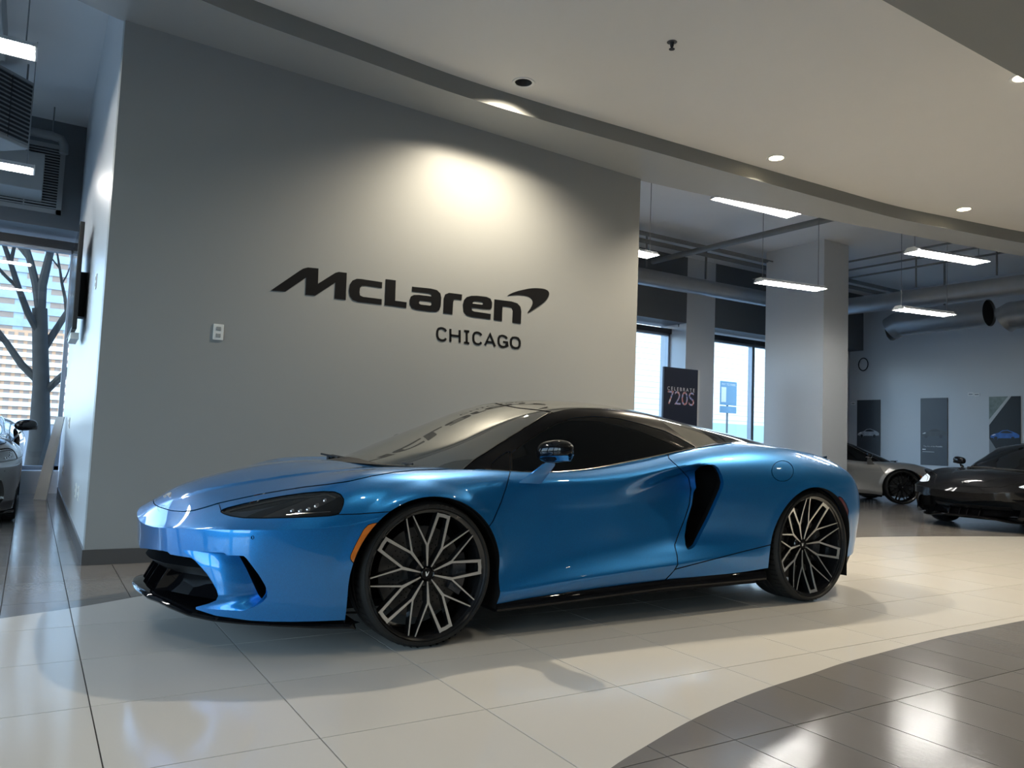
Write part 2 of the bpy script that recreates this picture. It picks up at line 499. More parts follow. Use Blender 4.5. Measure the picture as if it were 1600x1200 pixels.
ROWS.insert(2, _mid)
BODY = net_from_rows(ROWS, 26)
for k in range(BODY.shape[1]):             # across the arches keep the station x
    for j, x in XS.items():
        if j in (7, 9) and k >= 11: continue
        BODY[j, k, 0] = x if not (j == 8 and k >= 11) else BODY[j, k, 0]
BODY[8, 11, 0], BODY[8, 12, 0], BODY[8, 13, 0] = .05, .14, .24
for j, t in ((7, .5), (9, .5)):
    for k in (11, 12, 13): BODY[j, k] = (BODY[j - 1, k] + BODY[j + 1, k]) / 2

# greenhouse: stations from the windscreen base back to the tail, rows from the belt up to the roof middle
GH = np.array([
 [(.42,.72,.775),(.38,.68,.79),(.22,.58,.797),(.06,.45,.80),(-.07,.25,.806),(-.12,0,.81)],
 [(.62,.74,.775),(.55,.69,.83),(.345,.575,.884),(.235,.44,.899),(.18,.25,.907),(.15,0,.913)],
 [(.80,.755,.775),(.74,.70,.86),(.56,.56,.967),(.475,.43,.996),(.44,.24,1.018),(.42,0,1.027)],
 [(.97,.765,.79),(.92,.69,.89),(.77,.55,1.045),(.705,.42,1.083),(.68,.24,1.108),(.66,0,1.118)],
 [(1.10,.77,.81),(1.06,.68,.93),(.95,.545,1.100),(.905,.42,1.140),(.88,.24,1.168),(.86,0,1.178)],
 [(1.22,.765,.83),(1.20,.675,.965),(1.15,.545,1.125),(1.11,.43,1.168),(1.09,.24,1.20),(1.08,0,1.21)],
 [(1.35,.755,.86),(1.35,.665,1.0),(1.35,.55,1.137),(1.35,.44,1.178),(1.35,.24,1.211),(1.35,0,1.22)],
 [(1.60,.735,.905),(1.60,.655,1.02),(1.60,.55,1.13),(1.60,.44,1.170),(1.60,.24,1.204),(1.60,0,1.213)],
 [(1.85,.715,.945),(1.85,.64,1.03),(1.85,.545,1.105),(1.85,.44,1.145),(1.85,.24,1.18),(1.85,0,1.19)],
 [(2.10,.69,.98),(2.10,.62,1.03),(2.10,.54,1.075),(2.10,.44,1.108),(2.10,.24,1.145),(2.10,0,1.155)],
 [(2.35,.65,.995),(2.35,.59,1.02),(2.35,.52,1.047),(2.35,.43,1.075),(2.35,.24,1.11),(2.35,0,1.12)],
 [(2.65,.58,.985),(2.65,.54,1.003),(2.65,.48,1.02),(2.65,.40,1.045),(2.65,.24,1.075),(2.65,0,1.085)],
 [(2.95,.52,.965),(2.95,.49,.98),(2.95,.44,.995),(2.95,.37,1.012),(2.95,.22,1.035),(2.95,0,1.045)],
 [(3.20,.47,.935),(3.20,.44,.95),(3.20,.39,.965),(3.20,.33,.98),(3.20,.2,1.0),(3.20,0,1.01)],
 [(3.40,.41,.905),(3.40,.38,.92),(3.40,.35,.935),(3.40,.3,.948),(3.40,.18,.962),(3.40,0,.97)]])
GH[3:12, 2:, 2] += np.array([.008,.012,.014,.014,.012,.011,.011,.011,.008])[:, None]
GH[:, :, 1] *= -1
def body_surface(nj=11, nk=11):
    J, K, _ = BODY.shape
    S, n = bs_eval(BODY, np.linspace(0, J - 1, (J - 1) * nj + 1), np.linspace(0, K - 1, (K - 1) * nk + 1), True, True)
    S[0, :, 1] = 0; S[-1, :, 1] = 0
    return Surf.grid(S, n)
def green_surface(nj=12, nk=14):
    J, K, _ = GH.shape
    P = np.concatenate([GH, GH[:, -2:-1] * np.array([1, -1, 1])], 1)       # mirrored row past the middle
    S, n = bs_eval(P, np.linspace(0, J - 1, (J - 1) * nj + 1), np.linspace(0, K - 1, (K - 1) * nk + 1))
    S[:, -1, 1] = 0; n[:, -1, 1] = 0
    return Surf.grid(S, n)

# ------------------------------------------------------------------ car materials
M_BLUE = paint('blue_paint', (0.006, 0.185, 0.52), flake=0.2, metal=0.62, rough=0.33)
M_BLACK = mat('gloss_black', (0.004, 0.004, 0.005), rough=0.06, coat=0.65, noise=0.1, nscale=3)
M_BLACK.node_tree.nodes['Principled BSDF'].inputs['Specular IOR Level'].default_value = .05
M_PILLAR = mat('pillar_black', (0.006, 0.006, 0.007), rough=0.22, ior=1.3, noise=0.1, nscale=3)
M_SATIN = mat('satin_black', (0.012, 0.012, 0.013), rough=0.45, noise=0.2, nscale=30)
M_DARK = mat('cavity_black', (0.004, 0.004, 0.005), rough=0.8, noise=0.2, nscale=30)
M_GLASS = mat('tinted_glass', (0.006, 0.007, 0.008), rough=0.015, ior=1.3, noise=0.1, nscale=2)
M_WSCREEN = mat('windscreen_glass', (0.32, 0.32, 0.30), rough=0.025, metal=0.8, noise=0.04, nscale=2)
M_TYRE = mat('tyre_rubber', (0.012, 0.012, 0.012), rough=0.62, noise=0.25, nscale=40, bump=0.15, bscale=300)
M_LETTER = mat('tyre_lettering', (0.03, 0.03, 0.03), rough=0.5, noise=0.1)
M_MACH = mat('machined_alloy', (0.72, 0.71, 0.69), rough=0.3, metal=0.85, noise=0.05, nscale=20)
M_RIM = mat('black_alloy', (0.008, 0.008, 0.009), rough=0.18, coat=0.6, noise=0.15, nscale=12)
M_DISC = mat('brake_iron', (0.10, 0.10, 0.10), rough=0.45, metal=0.7, noise=0.2, nscale=30)
M_CALIP = mat('grey_caliper', (0.10, 0.10, 0.11), rough=0.35, metal=0.4, noise=0.1, nscale=20)
M_WHITE = mat('white_mark', (0.85, 0.85, 0.85), rough=0.4, noise=0.02)
M_AMBER = mat('amber_lens', (0.62, 0.16, 0.015), rough=0.12, coat=0.8, noise=0.3, nscale=40)
M_RED = mat('red_lens', (0.10, 0.006, 0.006), rough=0.12, coat=0.8, noise=0.2, nscale=40)
M_LAMP = mat('lamp_lens', (0.010, 0.011, 0.012), rough=0.03, coat=0.8, noise=0.2, nscale=8)
M_LAMPIN = mat('lamp_chrome', (0.55, 0.56, 0.58), rough=0.12, metal=1.0, noise=0.1, nscale=20)
M_SILVERTRIM = mat('bright_trim', (0.55, 0.53, 0.48), rough=0.18, metal=1.0, noise=0.05, nscale=10)

# panel outlines traced on the near side (pixels of the 1600 x 1200 frame); they are cut into the lofted surface
PX_LAMP = [(344,799),(352,794.5),(375,788.5),(405,782),(440,775.5),(475,770.5),(505,768),(522,768.5),(532,772.5),(537,780),(536.5,788),(533,797),(528,804),
           (515,806),(490,807.5),(450,808.8),(410,809.5),(380,809),(360,806),(349,802.5)]
PX_HOOD = [(200,786),(238,787),(250,792.5),(266,797.5),(286,799.5),(303,797.5),(320,793),(342,786),(372,779.5),(405,772.5),(440,766.5),(475,761),(510,757),(545,752),(580,744),(615,738),(650,734.5),(700,733),
           (745,733),(760,600),(200,600)]
PX_BUMP = [(150,780),(238,787),(250,792.5),(266,797.5),(286,799.5),(303,797.5),(320,793),(342,786),(346,800),(430,796),(528,804),(560,803.2),(610,799.5),(660,797),(660,1010),(100,1010),(100,780)]
PX_DOOR = [(798,700),(797,738),(792,758),(783,785),(770,815),(735,860),(735,990),(1000,990),(1036,910),(1053,892),(1059,882),(1058,868),(1054,852),(1061,832),(1070,810),(1077,788),(1079.5,765),
           (1076,747),(1067,737),(1058,728),(1045,716),(1040,690)]
PX_REARSILL = [(1000,990),(1036,910),(1053,890),(1085,881.5),(1120,872.5),(1160,862),(1205,851),(1240,851),(1240,990)]
PX_FUEL = [(1222.7 + 17 * math.cos(a * PI / 12), 736 + 16.3 * math.sin(a * PI / 12)) for a in range(24)]
PX_SENSOR = [(394.7 + 2.9 * math.cos(a * PI / 6), 840 + 2.9 * math.sin(a * PI / 6)) for a in range(12)]
PX_AMBER = [(586,817),(576,819.5),(568,827.5),(557,848),(547.5,868),(547.5,875),(552,880),(575,865),(602,825),(596,817)]
PX_REDM = [(1309,775),(1315,777),(1322,787),(1326,798),(1325,809),(1320,803),(1314,787)]
PX_GRILLE = [(100,850),(228,857),(250,860),(270,862.5),(292,867),(303,874.5),(313,885),(323,896.5),(332,910),(338.5,922),(341,931),(337.5,938.5),(325,943.5),(306,948.5),(306,952),(337,962),(390,969.5),(425,971.3),(460,971.5),(500,970.5),(560,968),(560,1010),(100,1010)]
PX_DUCT = [(283,858.8),(305,857.8),(330,858.6),(355,860.6),(370,862.5),(378,866),(386,873.5),(395,885.5),(405,899),(414.5,915),(417.5,924),(417,933),(411,940),(398,948),(380,954.5),(345,953),(306,949),
           (325,943.6),(337.8,938.8),(341.3,931),(338.8,922),(332.3,909.8),(323.3,896.3),(313.3,884.8),(303.3,874.2),(292,866.6)]
PX_VENT = [(369,864.5),(377,865.6),(385.5,873.8),(394.5,885.8),(404.5,899.3),(413.8,915),(416.8,924),(416.3,932.6),(410.5,939.4),(407,941),(398,921),(385,893)]
PX_INTAKE = [(1085.5,738),(1094,730),(1104,726),(1115,726),(1122.5,731),(1128,742),(1131,754),(1129,764),(1122,780),(1108,811),(1096,834),(1087,852),(1082,857),(1074,859.5),(1071,852),(1069.5,838),(1073,817),
             (1081,791),(1083.5,772),(1087.5,765),(1086,754)]
PX_SCOOP = [(960,745),(1020,735),(1057,729),(1085,725.5),(1112,723.5),(1121,728.5),(1128,741),(1131,754),(1129,764),(1122,780),(1108,811),(1096,834),(1087,852),(1082,860),(1060,869),(1000,880),(930,860),(930,760)]
PX_WSCR = [(722,735),(740,719.5),(770,700),(800,681),(830,662.5),(852,649),(863,644.4),(845,641.3),(809,637.5),(780,632),(750,622),(700,560),(200,560),(200,800),(700,800)]
PX_WIND = [(800,745),(800,707.5),(822,690.5),(845,675.5),(871,661),(899,653),(927,650.8),(965,653.5),(1002,662.5),(1040,674),(1064,686),(1086,698.5),(1086,712),(1000,735),(900,752)]
PX_SAIL = [(768,745),(769,724),(783,712),(797,704),(797,745)]
PX_RAIL = [(863,644.4),(882,639.6),(900,637.6),(918,636.6),(940,636.8),(960,637.8),(990,641),(1016,646),(1041,663),(1090,699),(1090,760),(700,760),(700,735),(722,735),(740,719.5),(770,700),(800,681),(830,662.5),(852,649)]
GAP = 0.75

FX, RX = 0.013, 2.765                      # axles
def arch_f(S):
    x, z, w = S.V[:, 0], S.V[:, 2], -S.V[:, 1]
    def one(cx, cz, rx, rz):
        zz = np.maximum(z - cz, 0)
        return (np.hypot((x - cx) / rx, zz / rz) - 1) * rx
    f = np.minimum(one(.012, .334, .389, .360), one(2.757, .34, .412, .40))
    return np.where(w > 0.45, f, 1.0)

def build_body():
    """returns dict name -> list of (Surf, material index); everything for the near half"""
    S = body_surface()
    parts = {}
    # flared arch edges and the raised middle of the hood
    x, w, z = S.V[:, 0], -S.V[:, 1], S.V[:, 2]
    fa = arch_f(S)
    fl_ = .012 * (1 - sstep(.0, .075, fa)) * (w > .6) * (x < 1.2) * sstep(.30, .42, z) + .006 * (1 - sstep(.0, .05, fa)) * (w > .6) * (x > 1.2) * sstep(.30, .42, z)
    S.V = S.V + S.N * fl_[:, None]
    wr = np.interp(x, [-1.05, -.9, -.59, -.2, .1, .4], [.16, .25, .40, .52, .58, .62])
    hd = .007 * sstep(-.012, .022, wr - w) * sstep(-1.03, -.93, x) * (z > .55) * (x < .45)
    S.V[:, 2] += hd
    ch = (fl_ > 1e-6) | ((hd > 1e-6) & (hd < .00699))
    S.N = np.where(ch[:, None], Surf(S.V, S.N.copy(), S.F).recalc().N, S.N)
    S.V[np.abs(S.V[:, 1]) < 1e-9, 1] = 0
    # scooped door in front of the side intake
    q = S.px(); zone = poly_sdf(q, PX_SCOOP)
    near = (S.V[:, 0] > .5) & (S.V[:, 1] < -.5)
    u = sstep(950, 1082, q[:, 0])
    ytop = np.interp(q[:, 0], [960, 1020, 1057, 1085, 1112, 1131], [752, 737, 729, 725.5, 723.5, 726])
    ybot = np.interp(q[:, 0], [930, 1000, 1060, 1087], [862, 870, 866, 860])
    soft = np.interp(q[:, 0], [960, 1050, 1085], [40, 20, 9])
    D = 0.15 * u * sstep(0, 1, (q[:, 1] - ytop) / soft) * sstep(0, 1, (ybot - q[:, 1]) / 105)
    xl = np.interp(q[:, 1], [726, 738, 765, 772, 791, 817, 838, 852, 859], [1095, 1085.5, 1087, 1083.5, 1081, 1073, 1069.5, 1071, 1074])
    xr = np.interp(q[:, 1], [726, 731, 742, 754, 764, 780, 811, 852, 859], [1115, 1122.5, 1128, 1131, 1129, 1122, 1108, 1087, 1080])
    tq = (q[:, 0] - xl) / np.maximum(xr - xl, 6)
    D = D * (1 - sstep(.15, .55, tq))
    D = np.where(near & (zone < 0), D, 0)
    vd = S.V - CAM_C; vd[:, 2] = 0; vd /= np.linalg.norm(vd, axis=1, keepdims=True)
    VD = vd * (D * 1.3)[:, None]
    S0 = S.copy()
    # the opening itself is cut on the unscooped surface so that its rear lip stays proud
    fi = np.where(near, poly_sdf(q, PX_INTAKE), 50.0)
    S.D = D
    V2 = S.V + VD
    # carry the scooped position through the cut as the extra attribute "normal-free" trick: cut twice with the same field
    A_in, A_out = S.clip(fi)
    B = Surf(V2, S.N, S.F); B_in, B_out = B.clip(fi)
    B_out.recalc_mask = None
    Nn = Surf(B_out.V.copy(), B_out.N.copy(), B_out.F).recalc().N
    moved = np.abs(B_out.V[:, 1] - A_out.V[:, 1]) > 1e-6
    # normals: analytic where untouched, geometric where scooped
    B_out.N = np.where(moved[:, None], Nn, B_out.N)
    body = B_out
    # cavity behind the opening: walls from the lip to the depth, then a back panel
    inner = A_in.V + np.array([.20, .24, 0.0]); start = B_in.V
    cav = Surf(inner, A_in.N, A_in.F).recalc()
    wv, wf = [], []
    for i, j in A_in.boundary():
        o = len(wv); wv += [start[i], start[j], inner[j], inner[i]]; wf.append((o, o + 1, o + 2, o + 3))
    cw = Surf(np.array(wv), np.zeros((len(wv), 3)), wf).recalc()
    parts['side_intake'] = [(cav, 0), (cw, 0)]
    lipv, lipf = [], []
    for i, j in A_in.boundary():            # blue return of the lip
        a, b = start[i], start[j]
        d = np.array([.010, .035, 0])
        o = len(lipv); lipv += [a, b, b + d, a + d]; lipf.append((o, o + 1, o + 2, o + 3))
    parts['_intake_lip'] = [(Surf(np.array(lipv), np.zeros((len(lipv), 3)), lipf).recalc(), 0)]
    # wheel arches
    _, body = body.clip(arch_f(body))
    fa = arch_f(body)
    onarch = np.abs(fa) < 2e-3
    lip = body.boundary()
    lv, lf = [], []
    for i, j in lip:
        if onarch[i] and onarch[j]:
            a, b = body.V[i], body.V[j]
            d = np.array([0, .045, 0.0]); o = len(lv)
            lv += [a, b, b + d, a + d]; lf.append((o, o + 1, o + 2, o + 3))
    al = Surf(np.array(lv), np.zeros((len(lv), 3)), lf).recalc()
    parts['_arch_f'] = [(al.sub([f for f in al.F if al.V[f[0], 0] < 1.2]), 0)]; parts['_arch_r'] = [(al.sub([f for f in al.F if al.V[f[0], 0] >= 1.2]), 0)]
    gaps = []
    def panel(rest, poly, cond=None, gap=GAP):
        f = poly_sdf(rest.px(), poly)
        if cond is not None: f = np.where(cond(rest.V), f, 60.0)
        ins, rest = rest.clip(f + gap)
        f = poly_sdf(rest.px(), poly)
        if cond is not None: f = np.where(cond(rest.V), f, 60.0)
        st, rest = rest.clip(f - gap)
        gaps.append(st)
        return ins, rest
    front = lambda V: V[:, 0] < .75
    nose = lambda V: V[:, 0] < .45
    lamp, body = panel(body, PX_LAMP, front, .9)
    parts['headlamp'] = [(lamp, 0)]
    hood, body = panel(body, PX_HOOD, front)
    parts['hood'] = [(hood, 0)]
    bump, body = panel(body, PX_BUMP, nose)
    door, body = panel(body, PX_DOOR, lambda V: (V[:, 0] > .2) & (V[:, 0] < 2.4))
    rsill, body = panel(body, PX_REARSILL, lambda V: (V[:, 0] > 1.0) & (V[:, 0] < 2.6))
    fuel, body = panel(body, PX_FUEL, lambda V: (V[:, 0] > 2.0) & (V[:, 1] < -.68) & (V[:, 0] < 3.1), .5)
    redm, body = panel(body, PX_REDM, lambda V: (V[:, 0] > 2.8) & (V[:, 0] < 3.3) & (V[:, 1] < -.80), .5)
    parts['door'] = [(door, 0)]; parts['rear_sill_panel'] = [(rsill, 0)]; parts['fuel_flap'] = [(fuel, 0)]; parts['rear_side_marker'] = [(redm, 0)]
    fend, rear = body.clip(body.V[:, 0] - 1.2)
    parts['front_fender'] = [(fend, 0)]; parts['rear_quarter_panel'] = [(rear, 0)]
    # bumper: marker, sensor, grille opening, air duct with its vent
    amb, bump = panel(bump, PX_AMBER, nose, .5)
    parts['front_side_marker'] = [(amb, 0)]
    sen, bump = panel(bump, PX_SENSOR, nose, .4)
    parts['parking_sensor'] = [(sen, 0)]
    gr, bump = bump.clip(np.where(bump.V[:, 2] < .42, poly_sdf(bump.px(), PX_GRILLE), 60.))
    parts['_grille'] = [(gr, 0)]
    du, bump = bump.clip(np.where(bump.V[:, 2] < .45, poly_sdf(bump.px(), PX_DUCT), 60.))
    qd = du.px()
    xl = np.interp(qd[:, 1], [858, 867, 885, 910, 931, 939, 949], [283, 292, 313, 332, 341, 337, 306])
    xr = np.interp(qd[:, 1], [862, 866, 885, 915, 931, 942, 955], [371, 378, 395, 414, 417, 407, 385])
    t = np.clip((qd[:, 0] - xl) / np.maximum(xr - xl, 8), 0, 1)
    dep = .085 * t ** 1.2 * sstep(956, 930, qd[:, 1])
    fv = poly_sdf(qd, PX_VENT)
    ve, _ = du.clip(fv)
    du2 = Surf(du.V + np.stack([dep * .22, dep * .97, dep * 0], 1), du.N, du.F)
    ve2, du2 = du2.clip(fv)
    du2.recalc()
    parts['_duct'] = [(du2, 0)]
    # wall joining the proud outer skin to the sunken duct
    start = du.V; inner = du.V + np.stack([dep * .22, dep * .97, dep * 0], 1)
    wv, wf = [], []
    for i, j in du.boundary():
        if dep[i] + dep[j] > 1e-4:
            o = len(wv); wv += [start[i], start[j], inner[j], inner[i]]; wf.append((o, o + 1, o + 2, o + 3))
    parts['_ductwall'] = [(Surf(np.array(wv), np.zeros((len(wv), 3)), wf).recalc(), 0)]
    back = ve2.V + np.array([.04, .12, 0]); wv, wf = [], []
    for i, j in ve2.boundary():
        o = len(wv); wv += [ve2.V[i], ve2.V[j], back[j], back[i]]; wf.append((o, o + 1, o + 2, o + 3))
    parts['corner_vent'] = [(Surf(back, ve2.N, ve2.F).recalc(), 0), (Surf(np.array(wv), np.zeros((len(wv), 3)), wf).recalc(), 0)]
    parts['front_bumper'] = [(bump, 0)]
    # grille opening: returns of the skin and the dark box behind
    wv, wf = [], []
    for i, j in gr.boundary():
        if gr.V[i, 2] > .165 and abs(gr.V[i, 1]) > 1e-4:
            a, b = gr.V[i], gr.V[j]; d = np.array([.05, .012, .01]); o = len(wv)
            wv += [a, b, b + d, a + d]; wf.append((o, o + 1, o + 2, o + 3))
    parts['_grille_return'] = [(Surf(np.array(wv), np.zeros((len(wv), 3)), wf).recalc(), 0)]
    gv = gr.V.copy(); gv[:, 0] += .24; gv[:, 1] *= .88
    parts['_grille_back'] = [(Surf(gv, gr.N, gr.F).recalc(), 0)]
    parts['_gaps'] = [(g.moved(np.full(len(g.V), .006)), 0) for g in gaps if len(g.F)]
    return parts

def build_green():
    G = green_surface(); parts = {}; gaps = []
    def cutp(rest, poly, cond=None, gap=.5):
        f = poly_sdf(rest.px(), poly)
        if cond is not None: f = np.where(cond(rest.V), f, 60.)
        ins, rest = rest.clip(f + gap)
        f = poly_sdf(rest.px(), poly)
        if cond is not None: f = np.where(cond(rest.V), f, 60.)
        st, rest = rest.clip(f - gap)
        gaps.append(st); return ins, rest
    ws, G = cutp(G, PX_WSCR, lambda V: V[:, 0] < 1.3, .8)
    parts['windscreen'] = [(ws, 0)]
    wi, G = cutp(G, PX_WIND, lambda V: V[:, 1] < -.45, .6)
    parts['side_window'] = [(wi.moved(np.full(len(wi.V), .004)), 0)]
    sa, G = cutp(G, PX_SAIL, lambda V: V[:, 1] < -.45, .5)
    parts['window_sail_panel'] = [(sa, 0)]
    rail, G = G.clip(np.where(-G.V[:, 1] > .2, poly_sdf(G.px(), PX_RAIL), 60.) + .4)
    parts['window_frame'] = [(rail, 0)]
    tail, roof = G.clip(2.0 + .1 * (G.V[:, 1] / .5) ** 2 - G.V[:, 0])
    parts['roof_panel'] = [(roof, 0)]
    glass, butt = tail.clip(-G_width(tail) - .40)
    parts['tailgate_glass'] = [(glass, 0)]; parts['rear_buttress'] = [(butt, 0)]
    parts['_ggaps'] = [(g.moved(np.full(len(g.V), .004)), 0) for g in gaps if len(g.F)]
    return parts
def G_width(S): return S.V[:, 1] + np.maximum(S.V[:, 0] - 2.4, 0) * .06

# ------------------------------------------------------------------ wheels
def dish(r, rr, d0, d1):
    """recess of the spoke face at radius r (hub d0, rim d1)"""
    t = min(max(r / rr, 0), 1)
    return d0 + (d1 - d0) * t ** 1.6
def make_wheel(car, cx, face, R, rr, width, th0, d0, side, steer=0.0, letters=True):
    """wheel of tyre radius R and rim radius rr; outer face at y = -face (side=1) ; parts are children of the rim"""
    yo = 0.0                                  # local: y=0 outer face plane, +y inboard
    rim = MB()
    prof = [(rr + .004, .006), (rr + .012, .0), (rr + .012, .012), (rr - .004, .02), (rr - .012, .05), (rr - .022, .09), (rr - .024, width - .05), (rr + .01, width - .015), (rr + .012, width)]
    rim.lathe(prof, 72)
    hubp = [(0.0, d0 + .018), (.058, d0 + .018), (.066, d0 + .03), (.075, d0 + .07), (.05, d0 + .11)]
    rim.lathe(hubp, 32)
    w = rim.build('wheel', [M_RIM], car)
    # tyre
    t = MB(); hw = width / 2
    sw = R - rr
    tp = [(rr + .008, .012), (rr + .016, .002), (rr + sw * .35, -.010), (rr + sw * .62, -.008), (R - .020, .004), (R - .008, .016), (R - .001, .034), (R, .055), (R, hw - .03),
          (R - .006, hw - .028), (R - .006, hw - .018), (R, hw - .016), (R, hw + .016), (R - .006, hw + .018), (R - .006, hw + .028), (R, hw + .03), (R, width - .05), (R - .004, width - .03), (R - .02, width - .004),
          (rr + sw * .5, width + .008), (rr + .012, width - .006)]
    t.lathe(tp, 96)
    for k in range(64):                       # shoulder grooves
        a = 2 * PI * k / 64
        ca, sa = math.cos(a), math.sin(a); cb, sb = math.cos(a + .03), math.sin(a + .03)
        r1 = R + .0006
        t.add([(r1 * ca, .022, r1 * sa), (r1 * cb, .022, r1 * sb), ((r1 + .0004) * cb, .075, (r1 + .0004) * sb), ((r1 + .0004) * ca, .075, (r1 + .0004) * sa)], [(0, 1, 2, 3)], 1)
    ty = t.build('tyre', [M_TYRE, M_DARK], w)
    # spokes: ten stems from the hub, each forked into a loop leg and a thin leg
    def quad(a0, r0, w0, a1, r1, w1, n=7, bow=0.0):
        """tapered bar from polar (a0,r0) to (a1,r1)"""
        p0 = np.array([r0 * math.cos(a0), r0 * math.sin(a0)]); p1 = np.array([r1 * math.cos(a1), r1 * math.sin(a1)])
        d = p1 - p0; L = np.linalg.norm(d); d /= L; nrm = np.array([-d[1], d[0]])
        out = []
        for k in range(n + 1):
            s_ = k / n; c = p0 + d * L * s_ + nrm * bow * math.sin(PI * s_); ww = w0 + (w1 - w0) * s_
            out.append((c + nrm * ww / 2, c - nrm * ww / 2))
        return out
    def bar(mb, rows, th):
        for lay, off, mi, grow in ((0, 0.0, 0, 0.0), (1, .0025, 1, .0022)):
            vs_, fs = [], []
            for a, b in rows:
                a, b = np.array(a), np.array(b); e = (a - b); e /= max(np.linalg.norm(e), 1e-9)
                a2, b2 = a + e * grow, b - e * grow
                ra, rb = np.linalg.norm(a2), np.linalg.norm(b2)
                ya, yb = dish(ra, rr, d0, .012) + off, dish(rb, rr, d0, .012) + off
                tb = .010 if lay == 0 else th
                vs_ += [(a2[0], ya, a2[1]), (b2[0], yb, b2[1]), (b2[0], yb + tb, b2[1]), (a2[0], ya + tb, a2[1])]
            n = len(rows)
            for k in range(n - 1):
                o = k * 4
                fs += [(o, o + 1, o + 5, o + 4), (o + 1, o + 2, o + 6, o + 5), (o + 2, o + 3, o + 7, o + 6), (o + 3, o, o + 4, o + 7)]
            fs += [(3, 2, 1, 0), tuple(4 * (n - 1) + q for q in range(4))]
            mb.add(vs_, fs, mi)
    k_ = rr / .266
    for L in range(5):
        th = math.radians(th0 + 72 * L)
        for sg in (-1, 1):
            mb = MB()
            stem_a = th + sg * math.radians(15.5); fork = rr * .46; fa = th + sg * math.radians(17.5)
            bar(mb, quad(stem_a + sg * math.radians(2), .036, .0055, fa, fork, .014), .045)
            bar(mb, quad(fa, fork * .97, .0095, th + sg * math.radians(5.6), rr * .985, .0145), .035)
            bar(mb, quad(fa, fork * .97, .0085, th + sg * math.radians(32.5), rr * .99, .0052), .035)
            # half of the bar closing the loop at the rim
            bar(mb, quad(th + sg * math.radians(6.6), rr * .955, .016, th - sg * math.radians(.2), rr * .958, .016, 4), .03)
            mb.build('spoke', [M_MACH, M_RIM], w)
    # centre cap with its small tick mark
    cp = MB().lathe([(0, d0 + .004), (.026, d0 + .004), (.031, d0 + .008), (.034, d0 + .02)], 28)
    cp.lathe([(.0335, d0 + .006), (.0355, d0 + .004), (.0365, d0 + .01)], 28)
    cap = cp.build('centre_cap', [M_BLACK], w)
    tick = [(-.010, .012), (-.004, .012), (-.001, -.004), (.010, .010), (.013, .013), (.006, -.008), (-.003, -.016), (-.007, -.010)]
    # brake disc and caliper
    dr = rr * .74
    db = MB().lathe([(.075, d0 + .078), (dr, d0 + .078), (dr, d0 + .108), (.075, d0 + .108)], 56, closed=True)
    db.lathe([(.03, d0 + .06), (.088, d0 + .062), (.095, d0 + .079)], 32)
    for k in range(40):
        a = 2 * PI * k / 40
        for q, r_ in enumerate((.115, .14, .165)):
            if r_ > dr - .01: continue
            a2 = a + q * .07
            c = np.array([r_ * math.cos(a2), r_ * math.sin(a2)])
            db.add([(c[0] + .0035 * math.cos(b), d0 + .0775, c[1] + .0035 * math.sin(b)) for b in (0, PI / 3, 2 * PI / 3, PI, 4 * PI / 3, 5 * PI / 3)], [tuple(range(6))], 1)
    db.build('brake_disc', [M_DISC, M_DARK], w)
    cal = MB()
    ca0 = math.radians(-5)
    pts_o, pts_i = [], []
    for k in range(9):
        a = ca0 + math.radians(-26 + 52 * k / 8)
        pts_o.append(((dr + .018) * math.cos(a), (dr + .018) * math.sin(a))); pts_i.append(((dr - .052) * math.cos(a), (dr - .052) * math.sin(a)))
    poly = pts_o + pts_i[::-1]
    cal.prism(poly, lambda x, z: (x, d0 + .052, z), lambda x, z: (x, d0 + .13, z))
    for k in range(3):
        a = ca0 + math.radians(-16 + 16 * k); r_ = dr - .018
        cal.lathe([(0, d0 + .046), (.013, d0 + .046), (.016, d0 + .052)], 14, c=(r_ * math.cos(a), 0, r_ * math.sin(a)))
    cal.build('brake_caliper', [M_CALIP], w)
    for k in range(5):                       # wheel bolts
        a = math.radians(th0 + 36 + 72 * k)
        MBb = MB().lathe([(0, d0 + .012), (.0085, d0 + .012), (.010, d0 + .03)], 8, c=(.05 * math.cos(a), 0, .05 * math.sin(a)))
        MBb.build('wheel_bolt', [M_RIM], w)
    if letters:
        tk = MB().prism(tick, lambda x, z: (x * .8, d0 + .0032, z * .8), lambda x, z: (x * .8, d0 + .006, z * .8))
        tk.build('cap_emblem', [M_WHITE], w)
        lm = MB()
        word = 'P ZERO'
        for i, ch in enumerate(word):
            if ch == ' ': continue
            me = text_polys(ch, .026)
            a = math.radians(97 - i * 4.6)
            rad = rr + sw * .38
            for poly in me:
                lm.add([((rad + v) * math.cos(a - u / rad), -.0115 - .0008, (rad + v) * math.sin(a - u / rad)) for u, v in poly[0]], poly[1], 0)
        lm.build('tyre_lettering', [M_LETTER], w)
    w.location = (cx, -face * side, R)
    if side < 0: w.rotation_euler = (0, 0, PI)
    return w

_tcache = {}
def text_polys(txt, size):
    """flat triangles of a word in the built-in font: list with one (verts2d, faces)"""
    key = txt
    if key not in _tcache:
        cu = bpy.data.curves.new('t', 'FONT'); cu.body = txt; cu.size = 1.0
        o = bpy.data.objects.new('t', cu); COL.objects.link(o)
        dg = bpy.context.evaluated_depsgraph_get(); dg.update()
        me = bpy.data.meshes.new_from_object(o.evaluated_get(dg))
        _tcache[key] = ([(v.co.x, v.co.y) for v in me.vertices], [tuple(p.vertices) for p in me.polygons])
        bpy.data.objects.remove(o, do_unlink=True); bpy.data.curves.remove(cu); bpy.data.meshes.remove(me)
    v, f = _tcache[key]
    return [([(x * size, y * size) for x, y in v], f)]

